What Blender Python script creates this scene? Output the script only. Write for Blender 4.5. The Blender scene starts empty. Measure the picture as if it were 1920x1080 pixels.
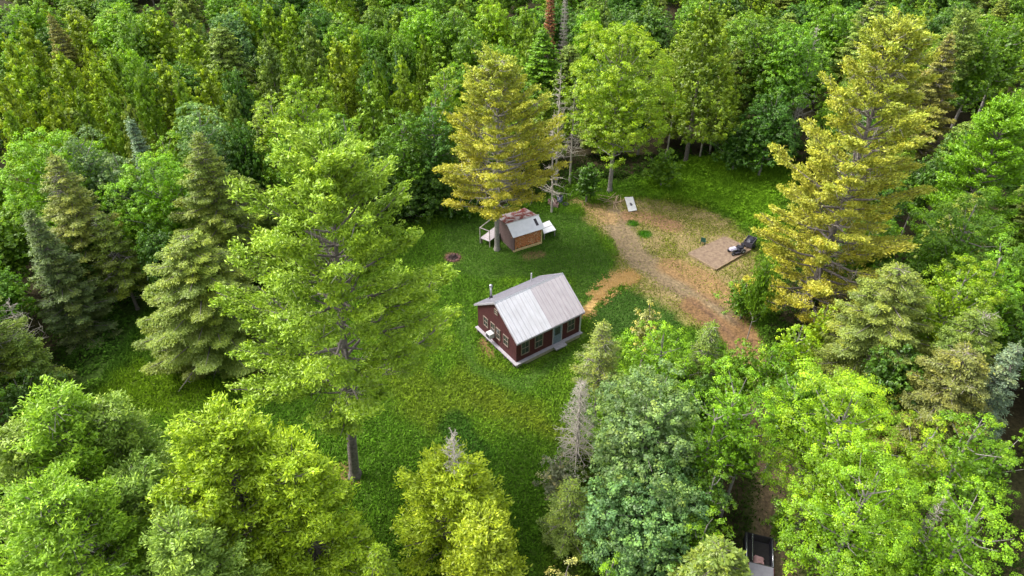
import bpy, bmesh, math, random
import numpy as np
from mathutils import Vector, Matrix
R = math.radians
scene = bpy.context.scene
COL = scene.collection
# ------------------------------------------------------------ camera, sky, sun, exposure
cam_d = bpy.data.cameras.new("camera"); cam = bpy.data.objects.new("camera", cam_d); COL.objects.link(cam)
cam.location = (0, 0, 43.5); cam.rotation_euler = (R(90-37), 0, 0)
cam_d.sensor_width = 36; cam_d.lens = 36*1320/1920
cam_d.clip_start = 0.5; cam_d.clip_end = 3000
scene.camera = cam
world = bpy.data.worlds.new("World"); scene.world = world; world.use_nodes = True
wn = world.node_tree; bgn = wn.nodes["Background"]
sky = wn.nodes.new("ShaderNodeTexSky"); sky.sky_type = 'NISHITA'; sky.sun_disc = False
SUN_EL, SUN_AZ = 52, -75          # azimuth from +Y (the way the camera looks), clockwise seen from above
sky.sun_elevation = R(SUN_EL); sky.sun_rotation = R(SUN_AZ)
sky.air_density = 1.0; sky.dust_density = 4.0; sky.ozone_density = 0.6
hs = wn.nodes.new("ShaderNodeHueSaturation"); hs.inputs['Saturation'].default_value = .35      # thin bright overcast: the blue is washed out
wn.links.new(sky.outputs[0], hs.inputs['Color']); wn.links.new(hs.outputs[0], bgn.inputs[0]); bgn.inputs[1].default_value = 0.15
sl = bpy.data.lights.new("sun", 'SUN'); sl.energy = 1.2; sl.angle = R(22); sl.color = (1, .95, .87)
so = bpy.data.objects.new("sun", sl); COL.objects.link(so)
so.rotation_euler = Vector((math.sin(R(SUN_AZ))*math.cos(R(SUN_EL)), math.cos(R(SUN_AZ))*math.cos(R(SUN_EL)), math.sin(R(SUN_EL)))).to_track_quat('Z', 'Y').to_euler()
scene.view_settings.view_transform = 'Standard'; scene.view_settings.look = 'None'
scene.view_settings.exposure = 1.62; scene.view_settings.gamma = 1
scene.render.engine = 'CYCLES'
scene.cycles.max_bounces = 10; scene.cycles.diffuse_bounces = 6; scene.cycles.transmission_bounces = 6

# ------------------------------------------------------------ materials
def mat(name):
    m = bpy.data.materials.new(name); m.use_nodes = True
    nt = m.node_tree; nt.nodes.clear()
    out = nt.nodes.new("ShaderNodeOutputMaterial")
    return m, nt, out
def N(nt, t, **kw):
    n = nt.nodes.new(t)
    for k, v in kw.items(): setattr(n, k, v)
    return n
def noise(nt, scale, detail=4, rough=.6, coord='Object'):
    tc = N(nt, "ShaderNodeTexCoord"); n = N(nt, "ShaderNodeTexNoise")
    n.inputs['Scale'].default_value = scale; n.inputs['Detail'].default_value = detail; n.inputs['Roughness'].default_value = rough
    nt.links.new(tc.outputs[coord], n.inputs['Vector']); return n
def ramp(nt, src, stops):
    r = N(nt, "ShaderNodeValToRGB"); nt.links.new(src, r.inputs[0])
    e = r.color_ramp.elements
    while len(e) < len(stops): e.new(.5)
    for el, (p, c) in zip(e, stops): el.position = p; el.color = tuple(c)+(1,) if len(c) == 3 else c
    return r
def mixc(nt, a, b, f, mode='MIX'):
    m = N(nt, "ShaderNodeMix", data_type='RGBA', blend_type=mode)
    for s, v in ((6, a), (7, b), (0, f)):
        if isinstance(v, (int, float)): m.inputs[s].default_value = v
        elif isinstance(v, tuple): m.inputs[s].default_value = v+(1,)
        else: nt.links.new(v, m.inputs[s])
    return m.outputs[2]
def simple(name, c, rough=.7, metal=0, var=.25, scale=6, bump=0, c2=None):
    m, nt, out = mat(name)
    b = N(nt, "ShaderNodeBsdfPrincipled"); nt.links.new(b.outputs[0], out.inputs[0])
    n = noise(nt, scale)
    lo = tuple(v*(1-var) for v in c); hi = tuple(min(1, v*(1+var)) for v in c) if c2 is None else c2
    r = ramp(nt, n.outputs[0], [(.3, lo), (.7, hi)])
    nt.links.new(r.outputs[0], b.inputs['Base Color'])
    b.inputs['Roughness'].default_value = rough; b.inputs['Metallic'].default_value = metal
    if bump:
        bp = N(nt, "ShaderNodeBump"); bp.inputs['Strength'].default_value = bump; bp.inputs['Distance'].default_value = .05
        nt.links.new(n.outputs[0], bp.inputs['Height']); nt.links.new(bp.outputs[0], b.inputs['Normal'])
    return m
def leafmat(name, alt=(1.35, .95, .55), altf=.5, trans=.3, lo=.5, hi=1.55, yel=(1.2, 1.08, .7), abs_alt=None):
    m, nt, out = mat(name)
    oi = N(nt, "ShaderNodeObjectInfo")
    at = N(nt, "ShaderNodeAttribute", attribute_name="tint"); aa = N(nt, "ShaderNodeAttribute", attribute_name="alt")
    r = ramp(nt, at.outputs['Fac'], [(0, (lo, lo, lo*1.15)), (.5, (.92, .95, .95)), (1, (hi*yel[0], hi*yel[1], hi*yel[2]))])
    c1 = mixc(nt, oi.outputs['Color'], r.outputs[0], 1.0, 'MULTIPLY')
    if abs_alt: c2 = mixc(nt, abs_alt, r.outputs[0], 1.0, 'MULTIPLY')
    else: c2 = mixc(nt, c1, alt, 1.0, 'MULTIPLY')
    ml = N(nt, "ShaderNodeMath", operation='MULTIPLY'); nt.links.new(aa.outputs['Fac'], ml.inputs[0]); ml.inputs[1].default_value = altf
    c = mixc(nt, c1, c2, ml.outputs[0])
    d = N(nt, "ShaderNodeBsdfDiffuse"); t = N(nt, "ShaderNodeBsdfTranslucent")
    nt.links.new(c, d.inputs[0])
    ct = mixc(nt, c, (1.1, 1.15, .5), 1.0, 'MULTIPLY'); nt.links.new(ct, t.inputs[0])
    mx = N(nt, "ShaderNodeMixShader"); mx.inputs[0].default_value = trans
    nt.links.new(d.outputs[0], mx.inputs[1]); nt.links.new(t.outputs[0], mx.inputs[2])
    g = N(nt, "ShaderNodeBsdfGlossy"); g.inputs['Roughness'].default_value = .45; g.inputs[0].default_value = (1, 1, 1, 1)
    m2 = N(nt, "ShaderNodeMixShader"); m2.inputs[0].default_value = .025
    nt.links.new(mx.outputs[0], m2.inputs[1]); nt.links.new(g.outputs[0], m2.inputs[2])
    nt.links.new(m2.outputs[0], out.inputs[0])
    return m
M = {}
M['leaf'] = leafmat("leaf")
M['needle'] = leafmat("needle", alt=(1.22, 1.02, .7), altf=.6, trans=.22)
M['goldneedle'] = leafmat("gold_needle", altf=.85, trans=.2, abs_alt=(.48, .41, .04))
M['grass'] = leafmat("grass_blade", altf=.6, trans=.25, lo=.55, hi=1.5)
M['bark'] = simple("bark", (.16, .135, .12), .95, var=.45, scale=5, bump=.6)
M['palebark'] = simple("pale_bark", (.23, .21, .185), .95, var=.35, scale=4, bump=.4)
M['twig'] = simple("dead_twig", (.37, .335, .28), .95, var=.3, scale=2)

# ------------------------------------------------------------ mesh helpers
def link(o, parent=None):
    COL.objects.link(o)
    if parent is not None: o.parent = parent
    return o
def npmesh(name, V, Fq, m, parent=None, attrs=None, smooth=False):
    V = np.asarray(V, np.float32); Fq = np.asarray(Fq, np.int32); k = Fq.shape[1]
    me = bpy.data.meshes.new(name)
    me.vertices.add(len(V)); me.vertices.foreach_set("co", V.ravel())
    me.loops.add(Fq.size); me.loops.foreach_set("vertex_index", Fq.ravel())
    me.polygons.add(len(Fq)); me.polygons.foreach_set("loop_start", np.arange(0, Fq.size, k, dtype=np.int32))
    me.polygons.foreach_set("loop_total", np.full(len(Fq), k, np.int32))
    if smooth: me.polygons.foreach_set("use_smooth", np.ones(len(Fq), bool))
    for an, (typ, dom, data) in (attrs or {}).items():
        a = me.attributes.new(an, typ, dom)
        a.data.foreach_set('value' if typ == 'FLOAT' else 'color', np.asarray(data, np.float32).ravel())
    me.update(); me.materials.append(m)
    return link(bpy.data.objects.new(name, me), parent)
def obj(name, bm, m, parent=None, smooth=False):
    me = bpy.data.meshes.new(name); bm.normal_update()
    if smooth:
        for f in bm.faces: f.smooth = True
    bm.to_mesh(me); bm.free(); me.materials.append(m)
    return link(bpy.data.objects.new(name, me), parent)
def tag(o, label, cat, group=None, kind=None):
    if label: o['label'] = label
    if cat: o['category'] = cat
    if group: o['group'] = group
    if kind: o['kind'] = kind
    return o
def thing(name, label, cat, loc=(0, 0, 0), rz=0, group=None):
    o = bpy.data.objects.new(name, None); link(o); o.location = loc; o.rotation_euler = (0, 0, rz); o.empty_display_size = .3
    return tag(o, label, cat, group)
def box(bm, x0, x1, y0, y1, z0, z1, mtx=None):
    vs = [bm.verts.new(p) for p in ((x0,y0,z0),(x1,y0,z0),(x1,y1,z0),(x0,y1,z0),(x0,y0,z1),(x1,y0,z1),(x1,y1,z1),(x0,y1,z1))]
    for f in ((3,2,1,0),(4,5,6,7),(0,1,5,4),(1,2,6,5),(2,3,7,6),(3,0,4,7)): bm.faces.new([vs[i] for i in f])
    if mtx is not None:
        for v in vs: v.co = mtx @ v.co
    return vs
def bx(*a): 
    bm = bmesh.new()
    for b in a: box(bm, *b)
    return bm
def rod(bm, p0, p1, r, n=8, r1=None):
    p0 = Vector(p0); p1 = Vector(p1); d = p1-p0; L = d.length
    mt = Matrix.Translation((p0+p1)/2) @ d.to_track_quat('Z', 'Y').to_matrix().to_4x4()
    bmesh.ops.create_cone(bm, cap_ends=True, segments=n, radius1=r, radius2=r if r1 is None else r1, depth=L, matrix=mt)
def prism(bm, poly, axis_dir, length):
    d = Vector(axis_dir)*length
    a = [bm.verts.new(Vector(p)) for p in poly]; b = [bm.verts.new(Vector(p)+d) for p in poly]
    bm.faces.new(a[::-1]); bm.faces.new(b)
    n = len(poly)
    for i in range(n): bm.faces.new((a[i], a[(i+1) % n], b[(i+1) % n], b[i]))
    bmesh.ops.recalc_face_normals(bm, faces=bm.faces)

# ------------------------------------------------------------ trees
def unit(v): return v/np.maximum(np.linalg.norm(v, axis=-1, keepdims=True), 1e-9)
def cards(P, Dn, T, s, asp):
    """diamond leaves: centre P, normal Dn, long direction T"""
    T = unit(T - (T*Dn).sum(1, keepdims=True)*Dn); B = np.cross(Dn, T)
    s = np.asarray(s).reshape(-1, 1); a = np.asarray(asp).reshape(-1, 1)
    V = np.stack([P+T*s, P+B*s*a, P-T*s, P-B*s*a], 1).reshape(-1, 3)
    return V, np.arange(len(V), dtype=np.int32).reshape(-1, 4)
def tubes(segs, n=5):
    """segs: array (k, 8) = p0, p1, r0, r1"""
    S = np.asarray(segs, float)
    p0, p1, r0, r1 = S[:, :3], S[:, 3:6], S[:, 6], S[:, 7]
    d = unit(p1-p0); up = np.where(np.abs(d[:, 2:3]) > .9, [[1., 0, 0]], [[0, 0, 1.]])
    u = unit(np.cross(d, up)); v = np.cross(d, u)
    an = np.arange(n)*2*np.pi/n; c, s = np.cos(an), np.sin(an)
    ring = u[:, None]*c[None, :, None]+v[:, None]*s[None, :, None]
    V = np.concatenate([p0[:, None]+ring*r0[:, None, None], p1[:, None]+ring*r1[:, None, None]], 1).reshape(-1, 3)
    i = np.arange(n); q = np.stack([i, (i+1) % n, n+(i+1) % n, n+i], 1)
    Fq = (q[None]+(np.arange(len(S))*2*n)[:, None, None]).reshape(-1, 4)
    return V, Fq
def chain(segs, pts, r0, r1):
    k = len(pts)-1
    for i in range(k):
        a = r0+(r1-r0)*i/k; b = r0+(r1-r0)*(i+1)/k
        segs.append([*pts[i], *pts[i+1], a, b])

def trunk_pts(rg, h, lean=0., bend=.25):
    n = 8; t = np.linspace(0, 1, n)
    w = rg.normal(0, bend, 2)
    return np.stack([w[0]*np.sin(t*2.5)*t+lean*t*h, w[1]*np.sin(t*3)*t, t*h], 1)
def at_t(tp, t):
    x = t*(len(tp)-1); i = min(int(x), len(tp)-2); f = x-i
    return tp[i]*(1-f)+tp[i+1]*f

def grow(kind, h, r, cb, seed, leaf=.2, dens=1.0, dead=0., lean=0.):
    """returns trunk mesh, crown mesh, dead twig mesh data"""
    rg = np.random.default_rng(seed); wood = []; twig = []
    Ps, Ns, Ts, Ss, As, Ti, Al = [], [], [], [], [], [], []
    def put(P, Nn, T, s, a, ti, al):
        Ps.append(P); Ns.append(unit(Nn)); Ts.append(T); Ss.append(s); As.append(a); Ti.append(ti); Al.append(al)
    tr = .012*h+.05
    if kind == 'pine': tr = .0135*h+.05
    if kind in ('maple', 'aspen', 'sapling', 'vase'):
        tp = trunk_pts(rg, h*.86, lean)
        c = np.array([tp[-1][0]*.6, tp[-1][1]*.6, h*(cb+(1-cb)*.45)]); rz = h*(1-cb)*.52; ps = float(np.clip(r*.072, .19, .34))*(.85 if kind == 'aspen' else 1)
        chain(wood, tp, tr, .03)
        nl = int(np.clip(11+r*r*1.6, 12, 46)*(1.25 if kind == 'aspen' else 1))
        gi = np.arange(nl)+.5; ph = np.arccos(1-1.72*gi/nl); th = gi*2.39996+rg.uniform(0, 6)
        az_l = 1+.22*np.sin(2*th+rg.uniform(0, 6))+.12*np.sin(3*th+rg.uniform(0, 6))
        taper = 1-.30*np.clip(np.cos(ph), 0, 1)
        for k in range(nl):
            dr = np.array([np.sin(ph[k])*np.cos(th[k])*az_l[k], np.sin(ph[k])*np.sin(th[k])*az_l[k], np.cos(ph[k])])
            q = rg.uniform(.62, .88)
            lc = c+dr*np.array([r, r, rz])*q
            lr = np.clip(r*rg.uniform(.21, .35), .35, 1.9)
            jt = rg.normal(0, .1, 3); base = at_t(tp, np.clip((lc[2]-lr*1.6)/(h*.86), .25, .97)); 
            mid = (base+lc)/2+jt+[0, 0, -.1*r]
            chain(wood, [base, mid, lc], tr*.27, .015)
            A = 4*np.pi*lr*lr*.62
            npf = max(3, int(A/((ps*2.55)**2)*dens*.80*(.6 if kind == 'sapling' else 1)))
            d = unit(rg.normal(0, 1, (npf, 3))+dr*.7+[0, 0, .35])
            sc = np.array([1, 1, .8]); pr = rg.uniform(.72, 1.12, (npf, 1))
            sp = rg.random(npf) < .14; pr[sp] += rg.uniform(.1, .35, (sp.sum(), 1))
            pc = lc+d*sc*lr*pr
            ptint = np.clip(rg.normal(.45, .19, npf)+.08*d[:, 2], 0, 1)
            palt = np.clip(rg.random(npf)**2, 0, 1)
            nlf = int(np.clip(15*(.2/leaf)**1.6*(ps/.25)**2, 9, 64))
            ii = np.repeat(np.arange(npf), nlf); psz = ps*rg.uniform(.7, 1.35, npf)
            ou = unit(rg.normal(0, 1, (len(ii), 3))+d[ii]*.5+[0, 0, .35])
            off = ou*np.array([1.25, 1.25, .85])*(psz[ii]*rg.uniform(.35, 1.12, len(ii)))[:, None]
            P = pc[ii]+off
            nrm = d[ii]*.35+ou*.75+rg.normal(0, .42, (len(ii), 3))+[0, 0, .5]
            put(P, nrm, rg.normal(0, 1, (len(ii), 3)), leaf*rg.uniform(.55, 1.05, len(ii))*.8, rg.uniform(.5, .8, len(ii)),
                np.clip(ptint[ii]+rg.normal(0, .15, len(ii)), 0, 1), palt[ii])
        # inner leaves, so that no sky or ground shows through; their darker tint paints in the shade
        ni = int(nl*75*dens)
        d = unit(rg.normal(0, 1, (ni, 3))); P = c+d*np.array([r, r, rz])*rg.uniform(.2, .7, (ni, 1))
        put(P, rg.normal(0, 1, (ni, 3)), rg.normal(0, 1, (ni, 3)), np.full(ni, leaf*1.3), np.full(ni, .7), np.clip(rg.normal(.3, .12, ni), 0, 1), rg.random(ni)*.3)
    elif kind == 'cedar':
        tp = trunk_pts(rg, h, lean, .1); chain(wood, tp, tr, .02)
        z0 = h*cb; nsp = int(5.2*r*(h-z0)*dens*1.45)
        t = 1-np.sqrt(rg.random(nsp)); t = np.clip(t+rg.uniform(0, .04, nsp), 0, 1)      # more low down
        ang = rg.uniform(0, 2*np.pi, nsp)
        lob = 1+.12*np.sin(3*ang+rg.uniform(0, 6))+rg.normal(0, .05, nsp)
        prof = np.where(t < .15, .75+t*1.67, (1-((t-.15)/.85))**.64)
        rad = r*prof*lob*rg.uniform(.78, 1.04, nsp)
        ca, sa = np.cos(ang), np.sin(ang); zz = z0+t*(h-z0)
        bxs = np.interp(zz/h*(len(tp)-1), np.arange(len(tp)), tp[:, 0]); bys = np.interp(zz/h*(len(tp)-1), np.arange(len(tp)), tp[:, 1])
        pc = np.stack([bxs+ca*rad, bys+sa*rad, zz-.1], 1)
        dirn = unit(np.stack([ca*.85, sa*.85, np.full(nsp, .45)], 1)+rg.normal(0, .40, (nsp, 3)))
        out = np.stack([ca, sa, np.full(nsp, .35)], 1)
        nlf = int(np.clip(23*(.2/leaf)**1.3, 12, 40)); ii = np.repeat(np.arange(nsp), nlf); u = rg.random(len(ii)); ou = unit(rg.normal(0, 1, (len(ii), 3))+out[ii]*.4)
        P = pc[ii]+dirn[ii]*(u[:, None]*.5-.2)+ou*(.50*(1.15-u)*rg.uniform(.4, 1.1, len(ii)))[:, None]
        pt = np.clip(rg.normal(.42, .16, nsp), 0, 1)
        put(P, out[ii]*.4+ou*.8+rg.normal(0, .4, (len(ii), 3)), dirn[ii]+rg.normal(0, .3, (len(ii), 3)), leaf*rg.uniform(.6, 1.05, len(ii)), rg.uniform(.4, .6, len(ii)),
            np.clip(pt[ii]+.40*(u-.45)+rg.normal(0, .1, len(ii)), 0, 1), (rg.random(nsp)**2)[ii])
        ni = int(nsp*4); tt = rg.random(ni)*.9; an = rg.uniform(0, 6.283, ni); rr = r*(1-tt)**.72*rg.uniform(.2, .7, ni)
        put(np.stack([np.cos(an)*rr, np.sin(an)*rr, z0+tt*(h-z0)], 1)+[0, 0, 0], rg.normal(0, 1, (ni, 3)), rg.normal(0, 1, (ni, 3)), np.full(ni, leaf*1.3), np.full(ni, .6), np.full(ni, .2), np.zeros(ni))  # inner sprays in a darker tint, crown shade put into the colour
    elif kind in ('spruce', 'hemlock', 'deadspruce'):
        tp = trunk_pts(rg, h, lean, .12); chain(wood if kind != 'deadspruce' else twig, tp, tr, .015)
        z0 = h*cb; z = z0; asym = rg.uniform(0, 6.28)
        while z < h-.25:
            t = (z-z0)/(h-z0); base = at_t(tp, z/h)
            nb = int(rg.integers(6, 9)) if kind != 'hemlock' else int(rg.integers(7, 10))
            a0 = rg.uniform(0, 6.28)
            for b in range(nb):
                az = a0+b*6.283/nb+rg.normal(0, .15)
                L = 1.14*r*((1-t)**(.85 if kind != 'hemlock' else .52))*rg.uniform(.62, 1.12)*(1+.12*np.sin(az-asym)) + .12
                if t < .12: L *= .75
                up = (.30+.45*t) if kind != 'hemlock' else .25
                dh = np.array([np.cos(az), np.sin(az), 0]); side = np.array([-np.sin(az), np.cos(az), 0])
                def pos(s): return base+dh*L*s+np.array([0, 0, 1])*L*(up*.5*s-(.55 if kind != 'hemlock' else .45)*s**2*.75+.12*s**4*2)
                chain(wood if kind != 'deadspruce' else twig, [base, pos(.5), pos(1)], .035+.012*L, .01)
                if kind == 'deadspruce':
                    for q in range(int(4+3*L)):
                        s = rg.uniform(.15, 1); e = pos(s); dd = unit(dh*.6+side*rg.choice([-1, 1])*.8+rg.normal(0, .35, 3))
                        e2 = e+dd*(.25+.4*L*(1.05-s)*rg.uniform(.5, 1)); chain(twig, [e, e2], .02, .006)
                        for qq in range(1):
                            e3 = e+(e2-e)*rg.uniform(.3, .9); chain(twig, [e3, e3+unit(rg.normal(0, 1, 3))*.3], .013, .004)
                    continue
                if dead and rg.random() < dead*(1.0 if t < .5 else .6):
                    for q in range(int(4+3*L)):
                        s = rg.uniform(.1, .8); e = pos(s)
                        chain(twig, [e, e+unit(dh*.6+side*rg.choice([-1, 1])*.7+rg.normal(0, .5, 3))*rg.uniform(.3, .8)], .022, .006)
                    if rg.random() < .5: continue
                ns = max(4, int(L*L*5.5*dens+L*5))
                s = np.sqrt(rg.uniform(.05, 1.0, ns)) if kind != 'hemlock' else np.sqrt(rg.uniform(.02, 1, ns))
                wdt = L*.36*(1.08-s)**.8+.10
                w = rg.uniform(-1, 1, ns)*wdt
                c0 = np.stack([pos(x) for x in s])+side*w[:, None]+np.array([0, 0, 1])*(-np.abs(w)*.22)[:, None]
                nlf = int(np.clip(7*(.2/leaf)**1.3, 5, 14)); ii = np.repeat(np.arange(ns), nlf)
                P = c0[ii]+rg.normal(0, 1, (len(ii), 3))*np.array([.14, .14, .06])
                T = dh*.8+side*(np.sign(w)*.6)[ii][:, None]+rg.normal(0, .35, (len(ii), 3))
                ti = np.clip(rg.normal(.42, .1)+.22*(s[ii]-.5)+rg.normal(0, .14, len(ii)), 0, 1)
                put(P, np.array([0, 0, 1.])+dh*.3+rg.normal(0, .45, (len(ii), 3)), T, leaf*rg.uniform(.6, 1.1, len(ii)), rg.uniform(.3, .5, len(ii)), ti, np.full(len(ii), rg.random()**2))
            z += (.34+.30*(1-t))*(1.0 if h < 9 else 1.15)
        if kind != 'deadspruce':   # leader
            n = 40; u = rg.random(n); tpz = at_t(tp, 1.)
            put(tpz+np.stack([rg.normal(0, .1, n)*(1-u)*2, rg.normal(0, .1, n)*(1-u)*2, u*.9-.75], 1), rg.normal(0, 1, (n, 3)), rg.normal(0, .4, (n, 3))+[0, 0, 1], np.full(n, leaf*.8), np.full(n, .4), np.full(n, .8), np.zeros(n))
            for q in range(int(h*1.2)):    # bare stubs under the crown
                zz = rg.uniform(.25*z0, z0+.2*h); b0 = at_t(tp, min(zz/h, .95)); a = rg.uniform(0, 6.28); LL = rg.uniform(.6, 1)*r*.55
                chain(twig, [b0, b0+np.array([np.cos(a)*LL, np.sin(a)*LL, -.15*LL])], .022, .006)
    elif kind in ('pine', 'goldpine'):
        tp = trunk_pts(rg, h*.97, lean, .25); chain(wood, tp, tr, .05)
        z0 = h*cb; z = z0; ph1, ph2 = rg.uniform(0, 6.28, 2); alt_c = 0.
        while z < h*.985:
            t = (z-z0)/(h-z0); base = at_t(tp, min(z/(h*.97), 1))
            nb = int(rg.integers(4, 7)) if kind == 'pine' else int(rg.integers(4, 7)); gp_ = kind == 'goldpine'; a0 = rg.uniform(0, 6.28)
            for b in range(nb):
                az = a0+b*6.283/nb+rg.normal(0, .22)
                prof = (1-t)**.62*(.72+.28*np.sin(min(t*3.2, 1.57)))
                L = r*prof*(rg.uniform(.5, 1.15) if r > 7.3 else rg.uniform(.6, 1.08))*(1+.16*np.sin(az*2+ph1+z*.22)+.1*np.sin(az*3+ph2)) + .35
                dh = np.array([np.cos(az), np.sin(az), 0]); side = np.array([-np.sin(az), np.cos(az), 0])
                up0 = (rg.uniform(.08, .15) if gp_ else rg.uniform(.05, .22))+.75*t**1.5
                def pos(s): return base+dh*L*s*(1-.12*t*s)+np.array([0, 0, 1])*L*(up0*s-.16*s*(1-t)*(1-s)*2+.10*s*s)
                chain(wood, [base, pos(.35), pos(.7), pos(1)], .03+.014*L, .015)
                br = rg.random()
                if dead and rg.random() < dead:
                    for q in range(int(5+4*L)):
                        s = rg.uniform(.1, .85); e = pos(s)
                        chain(twig, [e, e+unit(dh*.5+side*rg.choice([-1, 1])*.8+rg.normal(0, .5, 3))*rg.uniform(.4, 1.1)], .028, .008)
                # side shoots carry flat plumes
                npl = max(3, int(L*(3.1 if kind == 'pine' else 3.1)*(1.12 if r > 7.3 and kind == 'pine' else 1)))
                for q in range(npl):
                    s = rg.uniform(.30 if L > 2 else .1, 1.0)**.8
                    wm = ((.21 if gp_ else .27)*L*(1.1-s)**.7+.15)
                    w = rg.uniform(-1, 1)*wm; pc = pos(s)+side*w+dh*abs(w)*.25+np.array([0, 0, abs(w)*.10+rg.normal(0, .08)])
                    if abs(w) > .3: chain(wood, [pos(max(s-.12, .05)), pc], .018, .008)
                    pl = rg.uniform(.45, .8)*(1.1 if kind == 'pine' else 1.0); pdir = unit(dh*1.0+side*np.sign(w)*.55*rg.random()+[0, 0, .30+.5*t])
                    nlf = int(34*dens*(.2/leaf)**1.1)
                    u = rg.uniform(-.6, 1, nlf)
                    P = pc+pdir*(u*pl)[:, None]+rg.normal(0, 1, (nlf, 3))*(np.array([.23, .23, .10 if kind == 'pine' else .075])*(1.1-.5*np.abs(u))[:, None])
                    T = pdir*.9+rg.normal(0, .42, (nlf, 3))+[0, 0, .45]
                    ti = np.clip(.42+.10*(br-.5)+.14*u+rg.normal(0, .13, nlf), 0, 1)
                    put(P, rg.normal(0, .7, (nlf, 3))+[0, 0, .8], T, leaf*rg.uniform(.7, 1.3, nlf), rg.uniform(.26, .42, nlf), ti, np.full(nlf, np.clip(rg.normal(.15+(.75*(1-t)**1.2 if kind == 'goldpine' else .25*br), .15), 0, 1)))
            z += rg.uniform(.75, 1.1)*(max(h/24, .6) if h < 24 else 1)*(1.05 if kind == 'pine' else 1.15)*(1-.35*t)
    elif kind == 'snag':
        tp = trunk_pts(rg, h, lean, .15); chain(twig, tp, tr*.8, .02)
        for q in range(int(h*5)):
            t = rg.uniform(cb, .98); b0 = at_t(tp, t); a = rg.uniform(0, 6.28); L = r*(1.1-t)*rg.uniform(.5, 1.2)
            e = b0+np.array([np.cos(a)*L, np.sin(a)*L, L*rg.uniform(-.1, .6)]); m = (b0+e)/2+rg.normal(0, .08, 3)
            chain(twig, [b0, m, e], .03+.01*L, .008)
            for k in range(int(3+3*L)):
                s = rg.uniform(.3, 1); p = b0+(e-b0)*s; chain(twig, [p, p+unit(rg.normal(0, 1, 3)+[0, 0, .3])*rg.uniform(.2, .6)*min(L, 1.5)], .014, .004)
    crown = None
    if Ps:
        P = np.concatenate(Ps); V, Fq = cards(P, np.concatenate(Ns), np.concatenate(Ts), np.concatenate(Ss), np.concatenate(As))
        crown = (V, Fq, np.concatenate(Ti), np.concatenate(Al))
    if kind not in ('snag', 'deadspruce') and wood:     # root flare
        wood.append([0, 0, -.3, *(np.asarray(at_t(tp, .03))), tr*1.7, tr*.98])
    if dead < .2 and wood: wood += twig; twig = []
    if twig and kind not in ('snag', 'deadspruce'): chain(twig, tp, .04, .012)      # unseen core tube inside the trunk, joining the dead limbs
    return (tubes(wood, 6) if wood else None), crown, (tubes(twig, 4) if twig else None)

MESHN = {'maple': 'maple_tree', 'vase': 'maple_tree', 'aspen': 'aspen_tree', 'sapling': 'sapling', 'cedar': 'cedar_tree', 'spruce': 'spruce_tree',
         'hemlock': 'hemlock_tree', 'pine': 'pine_tree', 'goldpine': 'pine_tree', 'snag': 'dead_tree', 'deadspruce': 'dead_spruce'}
CAT = {'maple': 'deciduous tree', 'vase': 'deciduous tree', 'aspen': 'deciduous tree', 'sapling': 'sapling', 'cedar': 'conifer', 'spruce': 'spruce', 'hemlock': 'conifer',
       'pine': 'pine', 'goldpine': 'pine', 'snag': 'dead tree', 'deadspruce': 'dead tree'}
HUE = {'bright': (.175, .36, .010), 'lime': (.235, .40, .010), 'green': (.13, .275, .012), 'deep': (.072, .175, .014), 'bluegreen': (.13, .25, .075),
       'sage': (.155, .29, .085), 'cedar': (.27, .40, .018), 'cedar2': (.19, .32, .016), 'olive': (.195, .285, .042), 'brown': (.22, .235, .055), 'brownolive': (.235, .305, .055),
       'pineyg': (.34, .45, .022), 'yellow': (.36, .45, .045), 'pine': (.265, .43, .03), 'pinedk': (.25, .37, .06), 'gold': (.33, .43, .05), 'blue': (.19, .29, .17), 'grey': (.24, .26, .14),
       'rust': (.30, .14, .06), 'springy': (.38, .42, .12), 'spruce': (.13, .20, .06), 'dullyg': (.24, .31, .045)}
LIB = {}
def meshes_for(kind, h, r, cb, seed, leaf, dens, dead, lean, bark):
    w, c, t = grow(kind, h, r, cb, seed, leaf, dens, dead, lean)
    res = []
    if w: o = npmesh('trunk', w[0], w[1], M[bark], smooth=True); res.append(('trunk', o.data)); bpy.data.objects.remove(o)
    if c:
        mt = M['goldneedle'] if kind == 'goldpine' and r > 6.5 else M['needle'] if kind in ('pine', 'spruce', 'hemlock', 'cedar') else M['leaf']
        o = npmesh('crown', c[0], c[1], mt, attrs={'tint': ('FLOAT', 'FACE', c[2]), 'alt': ('FLOAT', 'FACE', c[3])}); res.append(('crown', o.data)); bpy.data.objects.remove(o)
    if t: o = npmesh('dead_branches', t[0], t[1], M['twig']); res.append(('dead_branches' if c else 'trunk', o.data)); bpy.data.objects.remove(o)
    return res
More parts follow.
